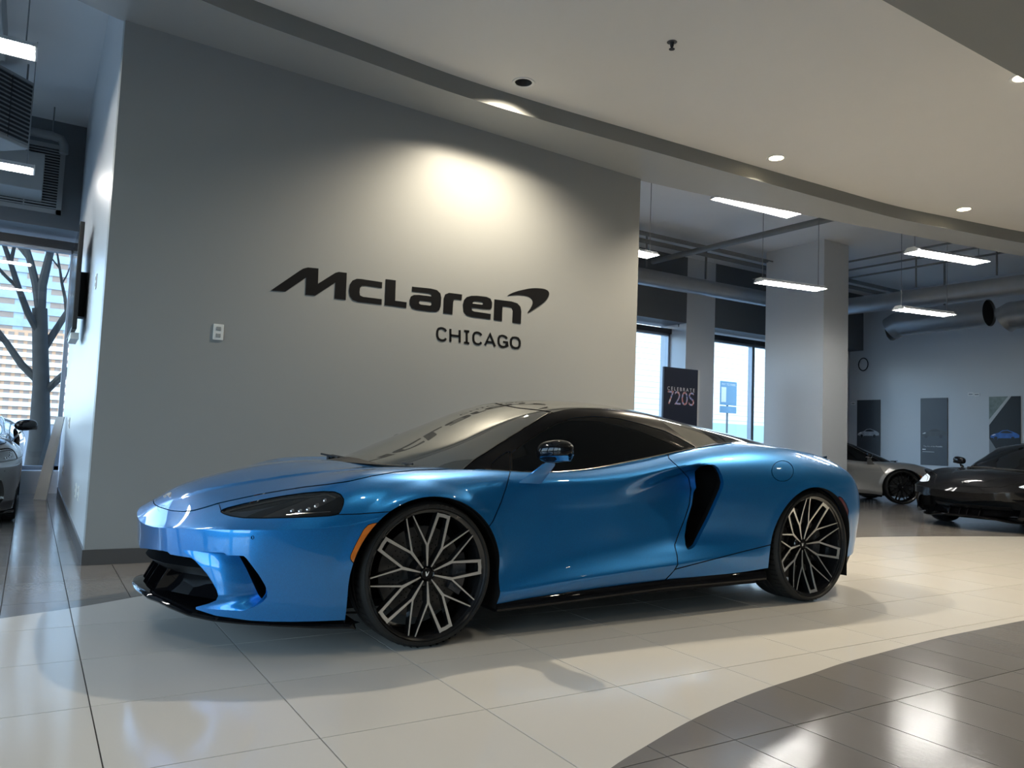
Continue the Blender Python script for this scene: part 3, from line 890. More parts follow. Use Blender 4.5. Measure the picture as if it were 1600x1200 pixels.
# ------------------------------------------------------------------ whole car
def make_car(name, loc=(0, 0, 0)):
    car = empty(name, loc)
    B = build_body(); G = build_green()
    def centre(pname, lst, mats):            # one object across the middle
        return link(pname, surf_mesh(pname, [(S, mi, True) for S, mi in lst if len(S.F)], mats), car)
    def pair(pname, lst, mats):              # one object on each side
        near = link(pname, surf_mesh(pname, [(S, mi, False) for S, mi in lst if len(S.F)], mats), car)
        flip = []
        for S, mi in lst:
            if not len(S.F): continue
            sg = np.array([1, -1, 1])
            flip.append((Surf(S.V * sg, S.N * sg, [f[::-1] for f in S.F]), mi, False))
        far = link(pname, surf_mesh(pname, flip, mats), car)
        return near, far
    BL = [M_BLUE, M_DARK, M_BLACK]
    centre('front_bumper', B['front_bumper'] + B['_duct'] + B['_ductwall'] + [(B['_grille_return'][0][0], 2)], BL)
    centre('hood', B['hood'], BL)
    pair('front_fender', B['front_fender'], BL)
    nd, fd = pair('door', B['door'], BL)
    pair('rear_quarter_panel', B['rear_quarter_panel'] + B['_intake_lip'], BL)
    pair('rear_sill_panel', B['rear_sill_panel'], BL)
    pair('fuel_flap', B['fuel_flap'], BL)
    pair('side_intake', B['side_intake'], [M_DARK])
    pair('corner_vent', B['corner_vent'], [M_DARK])
    pair('arch_edge', B['_arch_f'], [M_SATIN]); pair('arch_edge', B['_arch_r'], [M_SATIN])
    pair('front_side_marker', B['front_side_marker'], [M_AMBER])
    pair('rear_side_marker', B['rear_side_marker'], [M_RED])
    pair('parking_sensor', B['parking_sensor'], BL)
    centre('panel_gaps', B['_gaps'] + G['_ggaps'], [M_DARK])['kind'] = 'stuff'
    centre('grille_mesh', B['_grille_back'], [M_DARK])
    centre('windscreen', G['windscreen'], [M_WSCREEN])
    pair('side_window', G['side_window'], [M_GLASS])
    pair('window_sail_panel', G['window_sail_panel'], [M_PILLAR])
    pair('window_frame', G['window_frame'], [M_PILLAR])
    centre('roof_panel', G['roof_panel'], [M_WSCREEN])
    centre('tailgate_glass', G['tailgate_glass'], [M_GLASS])
    pair('rear_buttress', G['rear_buttress'], [M_BLACK])
    # headlamps: lens proud of a dark well with projector lenses behind its lower edge
    lamp = B['headlamp'][0][0]
    nl, fl = pair('headlamp', [(lamp.moved(np.full(len(lamp.V), .004)), 0), (walls(lamp, 0.0, .02), 1)], [M_LAMP, M_SATIN])
    q = lamp.px()
    def lamp_pt(px_, py_, d=-.0035):
        i = ((q - np.array([px_, py_])) ** 2).sum(1).argmin(); return lamp.V[i] - lamp.N[i] * (d + .004)
    for sgn, par in ((1, nl), (-1, fl)):
        for (px_, py_, r_) in ((458, 799, .010), (470, 797, .010), (483, 795, .011), (497, 790, .013), (508, 782, .010)):
            c = lamp_pt(px_, py_, .0)
            MB().lathe([(0, -.004), (r_ * .6, -.003), (r_, .002)], 14, c=(c[0], c[1] * sgn, c[2]), axis='y' ).build('projector_lens', [M_LAMPIN], par) if sgn > 0 else \
                MB().lathe([(0, .004), (r_ * .6, .003), (r_, -.002)], 14, c=(c[0], c[1] * sgn, c[2]), axis='y').build('projector_lens', [M_LAMPIN], par)
        strip = [lamp_pt(*p, -.001) * np.array([1, sgn, 1]) for p in ((448, 803.5), (462, 802.5), (480, 801.5), (500, 800), (517, 798.5))]
        MB().tube(strip, .0022, 6).build('light_strip', [M_LAMPIN], par)
        strip = [lamp_pt(*p, -.001) * np.array([1, sgn, 1]) for p in ((360, 797), (400, 788.5), (440, 781.5), (480, 776), (510, 774), (524, 778))]
        MB().tube(strip, .0035, 6).build('daytime_light', [M_SATIN], par)
    # front splitter: plan curve, thin blade with an upturned middle
    def plan(y):                              # leading edge x at half width y
        return float(np.interp(y, [0, .1, .25, .4, .5, .6, .7, .8, .86, .90, .93], [-1.118, -1.115, -1.09, -1.02, -.955, -.872, -.765, -.62, -.52, -.43, -.36]))
    def lipz(y): return float(np.interp(y, [0, .2, .32, .42, .5, .6, .93], [.188, .186, .178, .162, .146, .138, .132]))
    sp = MB(); ys = np.linspace(-.93, .93, 75)
    secs = []
    for y in ys:
        x0, z0 = plan(abs(y)), lipz(abs(y)); x1 = max(x0 + .10, -.95 if abs(y) < .5 else x0 + .10)
        x1 = min(x1 + .25, -.33)
        secs.append([(x0, y, z0), (x0 + .012, y, z0 + .010), (x0 + .05, y * .995, z0 + .014), (x1, y * .97, z0 + .02), (x1, y * .97, z0 - .02), (x0 + .03, y, z0 - .014), (x0 + .006, y, z0 - .008)])
    n = len(secs[0])
    sp.add([p for s_ in secs for p in s_], [(i * n + k, (i + 1) * n + k, (i + 1) * n + (k + 1) % n, i * n + (k + 1) % n) for i in range(len(secs) - 1) for k in range(n)], 0, True)
    sp.add(secs[0], [tuple(range(n))], 0); sp.add(secs[-1], [tuple(range(n))[::-1]], 0)
    sp.build('front_splitter', [M_BLACK], car)
    # gloss black insert and chin inside the front opening
    ch = MB(); secs = []
    for y in np.linspace(-.50, .50, 41):
        a = abs(y); xo = plan(a) + .085 + .06 * (a / .5) ** 2
        secs.append([(xo - .035, y, .335), (xo - .01, y, .315), (xo + .03, y, .29), (xo + .10, y, .285), (xo + .12, y, .33)])
    n = 5
    ch.add([p for s_ in secs for p in s_], [(i * n + k, (i + 1) * n + k, (i + 1) * n + (k + 1) % n, i * n + (k + 1) % n) for i in range(len(secs) - 1) for k in range(n)], 0, True)
    ch.build('chin_panel', [M_SATIN], car)
    gi = MB(); secs = []
    for y in np.linspace(-.56, .56, 45):
        a = abs(y); xo = plan(min(a, .9)) + .10 + .03 * (a / .5)
        secs.append([(xo + .06, y, .30), (xo + .015, y, .235), (xo - .02, y, .205), (xo + .02, y, .19), (xo + .2, y, .19), (xo + .2, y, .30)])
    n = 6
    gi.add([p for s_ in secs for p in s_], [(i * n + k, (i + 1) * n + k, (i + 1) * n + (k + 1) % n, i * n + (k + 1) % n) for i in range(len(secs) - 1) for k in range(n)], 0, True)
    gi.build('grille_insert', [M_BLACK], car)
    for sgn in (-1, 1):
        for yv in (.05, .20):
            fn = MB(); x0 = plan(yv) + .045
            fn.prism([(x0, .198), (x0 + .10, .198), (x0 + .12, .30), (x0 + .055, .30), (x0 + .02, .24)], lambda x, z: (x, sgn * yv - .006, z), lambda x, z: (x, sgn * yv + .006, z))
            fn.build('grille_fin', [M_BLACK], car)
    # side sills, floor, wheel wells, diffuser
    for sgn in (-1, 1):
        sk = MB(); secs = []
        for x in np.linspace(.40, 2.33, 40):
            zt = float(np.interp(x, [.4, .9, 1.5, 2.33], [.178, .196, .214, .225])); zb = float(np.interp(x, [.4, .9, 1.5, 2.33], [.125, .142, .165, .165]))
            wo = float(np.interp(x, [.4, .6, 2.1, 2.33], [.905, .918, .93, .925]))
            secs.append([(x, sgn * (wo - .035), zt + .012), (x, sgn * (wo - .008), zt - .006), (x, sgn * (wo + .004), zb + .02), (x, sgn * (wo + .002), zb + .004), (x, sgn * (wo - .03), zb), (x, sgn * (wo - .2), zb), (x, sgn * (wo - .2), zt + .012)])
        n = 7
        sk.add([p for s_ in secs for p in s_], [(i * n + k, (i + 1) * n + k, (i + 1) * n + (k + 1) % n, i * n + (k + 1) % n) for i in range(len(secs) - 1) for k in range(n)], 0, True)
        sk.add(secs[0], [tuple(range(n))], 0); sk.add(secs[-1], [tuple(range(n))], 0)
        sk.build('side_skirt', [M_BLACK], car)
        for cx, rx, rz, cz in ((.012, .385, .356, .334), (2.757, .408, .396, .34)):
            wl = MB(); prof = []
            for k in range(25):
                a = PI * k / 24
                prof.append((cx + rx * math.cos(a), cz + rz * math.sin(a)))
            prof = [(cx + rx, .14)] + prof + [(cx - rx, .14)]
            vs_ = [(x, sgn * .905, z) for x, z in prof] + [(x, sgn * .50, z) for x, z in prof]
            m_ = len(prof)
            wl.add(vs_, [(i, i + 1, m_ + i + 1, m_ + i) for i in range(m_ - 1)], 0, True)
            wl.add([(x, sgn * .50, z) for x, z in prof], [tuple(range(m_))], 0)
            wl.build('wheel_well', [M_DARK], car)
    MB().box((-.75, -.6, .135), (3.4, .6, .17)).box((.42, -.87, .14), (2.30, .87, .19)).build('floor_pan', [M_DARK], car)
    df = MB(); secs = []
    for y in np.linspace(-.80, .80, 33):
        a = abs(y); xr = float(np.interp(a, [0, .4, .6, .72, .80], [3.66, 3.65, 3.60, 3.53, 3.40]))
        secs.append([(xr - .03, y, .50), (xr, y, .485), (xr + .012, y, .42), (xr - .02, y, .30), (xr - .10, y, .17), (xr - .3, y, .15), (xr - .3, y, .45)])
    n = 7
    df.add([p for s_ in secs for p in s_], [(i * n + k, (i + 1) * n + k, (i + 1) * n + (k + 1) % n, i * n + (k + 1) % n) for i in range(len(secs) - 1) for k in range(n)], 0, True)
    df.add(secs[0], [tuple(range(n))], 0); df.add(secs[-1], [tuple(range(n))], 0)
    df.build('rear_diffuser', [M_SATIN], car)
    # slim tail lamps and raised tail lip
    for sgn in (-1, 1):
        pts = [(3.40, .74, .79), (3.47, .66, .80), (3.53, .52, .80), (3.555, .36, .80)]
        MB().tube([(x, sgn * y, z) for x, y, z in pts], .010, 6).build('tail_lamp', [M_RED], car)
    lip = MB(); secs = []
    for y in np.linspace(-.66, .66, 41):
        a = abs(y); x0 = float(np.interp(a, [0, .3, .5, .66], [3.50, 3.47, 3.39, 3.25])); z0 = float(np.interp(a, [0, .4, .66], [.905, .905, .92]))
        secs.append([(x0 - .12, y, z0 + .002), (x0, y, z0 + .018), (x0 + .03, y, z0 + .022), (x0 + .03, y, z0 - .02), (x0 - .1, y, z0 - .04)])
    n = 5
    lip.add([p for s_ in secs for p in s_], [(i * n + k, (i + 1) * n + k, (i + 1) * n + (k + 1) % n, i * n + (k + 1) % n) for i in range(len(secs) - 1) for k in range(n)], 0, True)
    lip.build('tail_lip', [M_BLUE], car)
    # belt trim and windscreen edge trim
    def trace(surf, pts, off):
        qq = surf.px(); out = []
        for p_ in smooth_open(pts, 5):
            d = ((qq - p_) ** 2).sum(1); ix = np.argsort(d)[:4]; w_ = 1 / (d[ix] + .05); w_ /= w_.sum()
            out.append((surf.V[ix] + surf.N[ix] * off).T @ w_)
        return out
    GS = green_surface(); GS = GS.sub([f for f in GS.F if GS.V[f[0], 1] < -.2])
    BS = body_surface(); BS = BS.sub([f for f in BS.F if BS.V[f[0], 1] < -.5 and BS.V[f[0], 2] > .7])
    tr = trace(GS, [(723, 733.5), (740, 719), (770, 699.5), (800, 680.5), (830, 662), (852, 648.6), (863, 644)], .002)
    be = [(.40, -.735, .812)] + [(x, -w_, z) for x, w_, z in ((.7, .79, .804), (1.0, .786, .822), (1.3, .772, .866), (1.6, .757, .916), (1.85, .742, .957), (2.1, .722, .992), (2.25, .70, 1.006))]
    for sgn in (1, -1):
        MB().tube([(p[0], p[1] * sgn, p[2]) for p in tr], .0035, 6).build('windscreen_trim', [M_SILVERTRIM], car)
        MB().tube([(p[0], p[1] * sgn, p[2]) for p in smooth_open(be, 5)], .004, 6).build('belt_trim', [M_SILVERTRIM], car)
    # wipers in the dark cowl
    cw = MB(); secs = []
    for y in np.linspace(-.56, .56, 33):
        a = abs(y) / .56
        xa = -.115 + .36 * a ** 1.8; secs.append([(xa - .065, y, .816 - .006 * a), (xa + .05, y, .838 - .02 * a), (xa + .12, y, .80), (xa - .02, y, .79)])
    n = 4
    cw.add([p for s_ in secs for p in s_], [(i * n + k, (i + 1) * n + k, (i + 1) * n + (k + 1) % n, i * n + (k + 1) % n) for i in range(len(secs) - 1) for k in range(n)], 0, True)
    cw.build('cowl_panel', [M_SATIN], car)
    for (ya, yb, xb, za) in ((.10, -.44, .13, .83), (.46, -.02, -.045, .83)):
        wp = MB(); p0 = (-.085 + .35 * ya * ya, ya, .822); p1 = (xb * .5 - .06, (ya + yb) / 2, .836); p2 = (xb - .02, yb, .828)
        wp.tube([p0, p1, p2], [.010, .008, .006], 6)
        wp.box((p0[0] - .02, p0[1] - .02, p0[2] - .02), (p0[0] + .02, p0[1] + .02, p0[2] + .012))
        wo = wp.build('wiper', [M_SATIN], car)
        MB().tube([(p1[0] - .015, p1[1] + .16, p1[2] + .004), (p2[0] - .01, p2[1] - .06, p2[2] - .004)], .006, 6).build('wiper_blade', [M_SATIN], wo)
    # badge on the nose
    i = ((B['hood'][0][0].px() - np.array([263, 782])) ** 2).sum(1).argmin(); hv = B['hood'][0][0]
    bx = hv.V[((hv.V - np.array([-.985, 0, .62])) ** 2).sum(1).argmin()]
    bd = MB(); nz = np.array([-.5, 0, .86])
    E1 = np.array([0, 1, 0]); E2 = np.array([.86, 0, .5])
    sh = smooth_closed([(-.055, -.004), (-.03, .006), (.02, .020), (.05, .016), (.052, .0), (.035, -.018), (.02, -.02), (.028, -.004), (.0, -.002), (-.03, -.006)], 3)
    bd.prism([tuple(p) for p in sh], lambda u, v: tuple(bx + E1 * u + E2 * v + nz * .006), lambda u, v: tuple(bx + E1 * u + E2 * v - nz * .004))
    bd.build('nose_badge', [M_MACH], car)
    # door mirrors: gloss black housing on a body-coloured arm
    for sgn in (1, -1):
        hs = MB(); secs = []; N_ = 20
        for k, t in enumerate(np.linspace(-1, 1, 17)):
            g = (1 - abs(t) ** 2.6) ** .5 if abs(t) < 1 else 0.02
            cxm = .672 + .02 * t; yc = -(.965 + .105 * t)
            secs.append([(cxm + .062 * g * math.copysign(abs(math.cos(a)) ** .8, math.cos(a)) , yc, .920 + .010 * t + (.058 * g) * math.copysign(abs(math.sin(a)) ** .8, math.sin(a))) for a in np.linspace(0, 2 * PI, N_, endpoint=False)])
        hs.add([(p[0], p[1] * sgn, p[2]) for s_ in secs for p in s_], [(i * N_ + k, (i + 1) * N_ + k, (i + 1) * N_ + (k + 1) % N_, i * N_ + (k + 1) % N_) for i in range(16) for k in range(N_)], 0, True)
        hs.add([(p[0], p[1] * sgn, p[2]) for p in secs[0]], [tuple(range(N_))], 0, True); hs.add([(p[0], p[1] * sgn, p[2]) for p in secs[-1]], [tuple(range(N_))], 0, True)
        mo = hs.build('door_mirror', [M_BLACK], car)
        ar = MB(); arm = []
        for t in np.linspace(0, 1, 7):
            c = np.array([.59, -.845, .752]) * (1 - t) + np.array([.66, -.93, .862]) * t
            a_ = .075 * (1 - t) + .038 * t; b_ = .014
            arm.append([(c[0] - a_, c[1] * sgn, c[2] - .012), (c[0] - a_ * .7, (c[1] - b_) * sgn, c[2]), (c[0] + a_ * .8, (c[1] - b_) * sgn, c[2] - .004), (c[0] + a_, c[1] * sgn, c[2] - .018), (c[0] + a_ * .7, (c[1] + b_) * sgn, c[2] - .014), (c[0] - a_ * .7, (c[1] + b_) * sgn, c[2] - .008)])
        n = 6
        ar.add([p for s_ in arm for p in s_], [(i * n + k, (i + 1) * n + k, (i + 1) * n + (k + 1) % n, i * n + (k + 1) % n) for i in range(6) for k in range(n)], 0, True)
        ar.build('mirror_arm', [M_BLUE], mo)
        cup = MB(); secs = []
        for t in np.linspace(-.35, 1, 10):
            g = max((1 - max(t, 0) ** 3), .05) ** .5
            yc = -(.965 + .105 * t); cxm = .672 + .02 * t
            secs.append([(cxm - .058 * g, yc * sgn, .893 + .01 * t), (cxm - .03 * g, yc * sgn, .868 + .01 * t), (cxm + .03 * g, yc * sgn, .866 + .01 * t), (cxm + .064 * g, yc * sgn, .898 + .012 * t), (cxm, yc * sgn, .89)])
        n = 5
        cup.add([p for s_ in secs for p in s_], [(i * n + k, (i + 1) * n + k, (i + 1) * n + (k + 1) % n, i * n + (k + 1) % n) for i in range(9) for k in range(n)], 0, True)
        cup.build('mirror_cup', [M_BLUE], mo)
    # wheels
    for sgn in (1, -1):
        make_wheel(car, FX, .932,   .335, .287, .225, 76 if sgn > 0 else 104, .022, sgn)
        make_wheel(car, RX, .935, .358, .308, .295, 60 if sgn > 0 else 120, .075, sgn)
    return car

# ------------------------------------------------------------------ room materials
def tile_mat(name, base, rough, var, nscale, rn, bump=0.0):
    m = mat(name, base, rough=rough, noise=.06, nscale=nscale, rnoise=rn, bump=bump, bscale=60, stretch=(1.0, .35, 1.0))
    nt = m.node_tree; b = nt.nodes['Principled BSDF']
    oi = nt.nodes.new('ShaderNodeObjectInfo')
    hs = nt.nodes.new('ShaderNodeHueSaturation')
    mr = nt.nodes.new('ShaderNodeMapRange'); mr.inputs[3].default_value = 1 - var; mr.inputs[4].default_value = 1 + var
    nt.links.new(oi.outputs['Random'], mr.inputs[0]); nt.links.new(mr.outputs[0], hs.inputs['Value'])
    src = b.inputs['Base Color'].links[0].from_socket
    nt.links.new(src, hs.inputs['Color']); nt.links.new(hs.outputs[0], b.inputs['Base Color'])
    return m
M_WTILE = tile_mat('white_porcelain_tile', (.66, .635, .59), .13, .025, 1.4, .05)
M_GTILE = tile_mat('grey_stone_tile', (.195, .183, .172), .15, .07, 5.0, .07, .05)
M_GROUT = mat('dark_grout', (.05, .045, .045), rough=.8, noise=.3, nscale=20)
M_WALL = mat('grey_wall_paint', (.30, .305, .30), rough=.42, noise=.025, nscale=1.2, bump=.04, bscale=120)
M_SIDE = mat('light_grey_wall_paint', (.60, .62, .64), rough=.30, noise=.025, nscale=1.2, bump=.04, bscale=120)
M_CEIL = mat('ceiling_paint', (.70, .685, .66), rough=.6, noise=.02, nscale=2, bump=.03, bscale=100)
M_BEAM = mat('beam_paint', (.36, .37, .365), rough=.38, noise=.03, nscale=1.5)
M_FASC = mat('fascia_paint', (.22, .225, .22), rough=.5, noise=.03, nscale=1.5)
M_HICEIL = mat('high_ceiling_paint', (.80, .80, .80), rough=.7, noise=.06, nscale=.8)
M_DKWALL = mat('dark_bulkhead_paint', (.13, .14, .15), rough=.5, noise=.04, nscale=1)
M_BASEB = mat('dark_baseboard', (.085, .08, .078), rough=.4, noise=.1, nscale=6)
M_FRAME = mat('window_frame_metal', (.30, .33, .37), rough=.35, metal=.5, noise=.05, nscale=8)
M_FRAMED = mat('dark_frame_metal', (.03, .032, .036), rough=.4, noise=.1, nscale=8)
def pane_mat():
    m = bpy.data.materials.new('window_pane'); m.use_nodes = True; nt = m.node_tree; nt.nodes.clear()
    out = nt.nodes.new('ShaderNodeOutputMaterial'); mx = nt.nodes.new('ShaderNodeMixShader'); t = nt.nodes.new('ShaderNodeBsdfTransparent'); gl = nt.nodes.new('ShaderNodeBsdfGlossy'); fr = nt.nodes.new('ShaderNodeFresnel')
    t.inputs[0].default_value = (.90, .95, .96, 1); gl.inputs['Roughness'].default_value = .01; fr.inputs[0].default_value = 1.35
    mx.inputs[0].default_value = .05; nt.links.new(t.outputs[0], mx.inputs[1]); nt.links.new(gl.outputs[0], mx.inputs[2]); nt.links.new(mx.outputs[0], out.inputs[0])
    return m
M_PANE = pane_mat()
M_PLASTIC = mat('white_plastic', (.72, .72, .70), rough=.35, noise=.02)
M_GALV = mat('galvanised_duct', (.42, .43, .44), rough=.34, metal=.75, noise=.12, nscale=5, bump=.03, bscale=30)
M_GREYPAINT = mat('painted_duct', (.30, .31, .31), rough=.5, noise=.08, nscale=4)
M_PIPE = mat('grey_pipe', (.20, .21, .215), rough=.5, noise=.1, nscale=8)
M_LINE = mat('black_print', (.006, .006, .007), rough=.35, noise=.1)
M_SCREEN = mat('black_screen', (.008, .008, .01), rough=.08, coat=.5, noise=.1)

# ------------------------------------------------------------------ floor: slab and separate tiles
S_T = .6096; OX, OY = -1.3545, .7015
UPX = [-7, -4.2, -3.2, -2.4, -1.66, -1.34, -1.05, -.95, 0, 1.5, 3, 4.5, 5.6, 6.59, 7.19, 7.69, 8.37, 9.14, 10.5, 12, 14, 17]
UPY = [-5.0, -1.75, -.72, -.06, .38, .51, .67, .73, 1.08, 1.36, 1.46, 1.46, 1.41, 1.32, 1.22, 1.12, .95, .72, .22, -.5, -1.7, -4]
LOX = [-7, -2.6, -1.9, -1.3, -.8, -.4, -.04, .17, .46, .76, 1.06, 1.38, 1.66, 1.97, 2.3, 2.7, 3.13, 3.6, 5, 7, 9, 12, 17]
LOY = [-9, -4.9, -3.9, -3.25, -2.82, -2.53, -2.33, -2.25, -2.15, -2.07, -2.01, -1.965, -1.92, -1.89, -1.86, -1.83, -1.82, -1.81, -1.86, -2.15, -2.7, -3.8, -7]
_tx = np.linspace(-7.2, 17, 1400); _tu = pchip(UPX, UPY, _tx); _tl = pchip(LOX, LOY, _tx)
yup = lambda x: float(np.interp(x, _tx, _tu))
ylo = lambda x: float(np.interp(x, _tx, _tl))
floor = MB().box((-7.2, -8.2, -.12), (16.5, 8.4, -.006)).build('floor', [M_GROUT])
tag(floor, 'dark grout bed of the tiled showroom floor', 'floor', kind='structure')
def tile_poly(x0, x1, y0, y1, lo, hi):
    xs = np.unique(np.concatenate([np.linspace(x0, x1, 31)]))
    a = [(x, max(y0, lo(x))) for x in xs]; b = [(x, min(y1, hi(x))) for x in xs]
    keep = [i for i in range(len(xs)) if b[i][1] - a[i][1] > 1e-4]
    if len(keep) < 2: return None
    i0, i1 = keep[0], keep[-1]
    pa, pb = a[i0:i1 + 1], b[i0:i1 + 1]
    def thin(p):
        out = [p[0]]
        for k in range(1, len(p) - 1):
            if abs((p[k][1] - p[k - 1][1]) - (p[k + 1][1] - p[k][1])) > 1e-6: out.append(p[k])
        return out + [p[-1]]
    poly = thin(pa) + thin(pb)[::-1]
    ar = 0
    for k in range(len(poly)):
        x_, y_ = poly[k]; x2, y2 = poly[(k + 1) % len(poly)]; ar += x_ * y2 - x2 * y_
    return poly if ar / 2 > 4e-4 else None
tiles = []
g = .0022
for i in range(-9, 30):
    for j in range(-13, 15):
        y1 = OY - j * S_T; y0 = y1 - S_T; x0 = OX + i * S_T; x1 = x0 + S_T
        if x1 < -7 or x0 > 16.3 or y1 < -8 or y0 > 8.2: continue
        x1c, y1c, y0c = min(x1, 16.3), min(y1, 8.2), max(y0, -8)
        p = tile_poly(x0 + g, x1c - g, y0c + g, y1c - g, ylo, yup)
        if p: tiles.append(('w', p))
        for h in (0, 1):
            xa, xb = x0 + h * S_T / 2, x0 + (h + 1) * S_T / 2
            if xb > 16.3: continue
            p = tile_poly(xa + g, xb - g, y0c + g, y1c - g, yup, lambda x: 1e9)
            if p: tiles.append(('g', p))
            p = tile_poly(xa + g, xb - g, y0c + g, y1c - g, lambda x: -1e9, ylo)
            if p: tiles.append(('g', p))
def in_block(p):
    c = np.mean(np.array(p), 0); return -1.2 < c[0] < 3.62 and c[1] > 1.9
def score(p):
    a = np.array(p); X = np.concatenate([a, np.zeros((len(a), 1))], 1)
    d = (X - CAM_C) @ RM.T
    if d[:, 2].min() < .6: return 0
    q = pix(X)
    if q[:, 0].max() < 0 or q[:, 0].min() > 1600 or q[:, 1].min() > 1200 or q[:, 1].max() < 0: return 0
    return .5 * abs(np.dot(q[:, 0], np.roll(q[:, 1], -1)) - np.dot(q[:, 1], np.roll(q[:, 0], -1)))
scored = sorted([(score(p), k, p) for k, p in tiles if not in_block(p)], key=lambda t: -t[0])
cnt = {'w': 0, 'g': 0}; rest = {'w': MB(), 'g': MB()}
_tile_cache = {}
for sc, k, p in scored:
    m_ = M_WTILE if k == 'w' else M_GTILE
    if sc > 12 and cnt[k] < 290:
        cnt[k] += 1
        c = np.array(p)[0]; loc = [(round(x - c[0], 4), round(y - c[1], 4)) for x, y in p]
        key = (k, tuple(loc))
        if key not in _tile_cache:
            mb = MB().prism(loc, lambda x, y: (x, y, 0.0), lambda x, y: (x, y, -.006))
            _tile_cache[key] = mb.mesh('white_tile' if k == 'w' else 'grey_tile', [m_])
        o = link('white_tile' if k == 'w' else 'grey_tile', _tile_cache[key], floor)
        o.location = (c[0], c[1], 0)
    else:
        rest[k].prism(p, lambda x, y: (x, y, 0.0), lambda x, y: (x, y, -.006))
for k, nm in (('w', 'outlying_white_tiles'), ('g', 'outlying_grey_tiles')):
    if rest[k].v:
        o = rest[k].build(nm, [M_WTILE if k == 'w' else M_GTILE], floor); o['kind'] = 'stuff'

# ------------------------------------------------------------------ walls
YW, XW0, XW1 = 1.868, -1.225, 3.645
def struct(name, mb, mats, label=None):
    o = mb.build(name, mats); o['kind'] = 'structure'
    if label: o['label'] = label
    return o
struct('wall_front', MB().box((XW0, YW, 0), (XW1, YW + .16, 5.0)), [M_WALL], 'grey feature wall carrying the big black lettering')
struct('wall_side', MB().box((XW0, YW + .16, 0), (XW0 + .16, 7.9, 5.0)), [M_SIDE], 'pale grey side wall running back to the window')
struct('wall_return', MB().box((XW1 - .16, YW + .16, 0), (XW1, 7.9, 5.0)), [M_WALL], 'grey return wall behind the feature wall')
struct('baseboard_front', MB().box((XW0 - .012, YW - .012, 0), (XW1 + .012, YW, .105)), [M_BASEB], 'dark tile baseboard under the feature wall')
bb = struct('baseboard_side', MB().box((XW0 - .012, YW, 0), (XW0, 7.7, .105)), [M_BASEB], 'dark tile baseboard along the side wall')
struct('wall_right', MB().box((16.3, -8.2, 0), (16.5, 8.4, 5.0)), [M_SIDE], 'pale grey far wall with the framed posters')
# window wall at the back: piers, sill and bulkhead
def win_wall(name, segs, label):
    mb = MB()
    for a, b in segs: mb.box(a, b)
    return struct(name, mb, [M_SIDE], label)
WY = 8.2
win_wall('wall_back_left', [((-7.2, 7.72, 0), (-6.2, 8.5, 5)), ((-2.55, 7.72, 0), (-2.35, 8.5, 0.001))][:1], 'pier at the end of the left window')
win_wall('wall_back_pier', [((10.10, 7.72, 0), (10.95, 8.5, 5))], 'grey pier between the back windows')
win_wall('wall_back_corner', [((14.6, 8.1, 0), (16.3, 8.5, 3.58))], 'pale pier at the corner of the back windows')
win_wall('wall_back_inner', [((3.4, 7.72, 0), (5.6, 8.5, 5))], 'pale pier beside the back windows')
struct('wall_back_bulkhead_left', MB().box((-6.2, 7.72, 3.55), (XW0, 8.5, 5.0)), [M_DKWALL], 'dark bulkhead above the left window')
struct('wall_back_bulkhead_right', MB().box((5.6, 7.72, 3.58), (10.10, 8.5, 5.0)).box((10.95, 7.72, 3.58), (16.3, 8.5, 5.0)), [M_DKWALL], 'dark bulkhead above the back windows')
struct('wall_back_sill_left', MB().box((-6.2, 7.95, 0), (XW0, 8.5, .30)), [M_SIDE], 'low sill under the left window')
struct('wall_back_sill_right', MB().box((5.6, 7.95, 0), (10.10, 8.5, .32)).box((10.95, 7.95, 0), (14.6, 8.5, .32)), [M_SIDE], 'low sill under the back windows')
def window(name, x0, x1, z0, z1, y, mull, label):
    mb = MB(); t = .055
    mb.box((x0, y - .05, z0), (x1, y + .05, z0 + t)).box((x0, y - .05, z1 - t), (x1, y + .05, z1))
    mb.box((x0, y - .05, z0), (x0 + t, y + .05, z1)).box((x1 - t, y - .05, z0), (x1, y + .05, z1))
    w = struct(name, mb, [M_FRAME], label)
    xs = [x0] + list(mull) + [x1]
    for m_ in mull: MB().box((m_ - .045, y - .06, z0), (m_ + .045, y + .06, z1)).build('mullion', [M_FRAME], w)
    for a, b in zip(xs[:-1], xs[1:]):
        MB().box((a + .04, y - .006, z0 + .04), (b - .04, y + .006, z1 - .04)).build('pane', [M_PANE], w)
    MB().box((x0, y - .09, z1 - .01), (x1, y + .05, z1 + .10)).build('head_rail', [M_FRAMED], w)
    return w
window('window_1', -6.2, XW0, .30, 3.38, 8.25, (-4.5, -2.9), 'tall shop window looking out on a bare tree')
window('window_2', 5.6, 10.10, .32, 3.40, 8.25, (7.1, 8.6), 'tall back window behind the dark banner')
window('window_3', 10.95, 14.6, .32, 3.42, 8.25, (12.75,), 'tall back window showing a street sign outside')
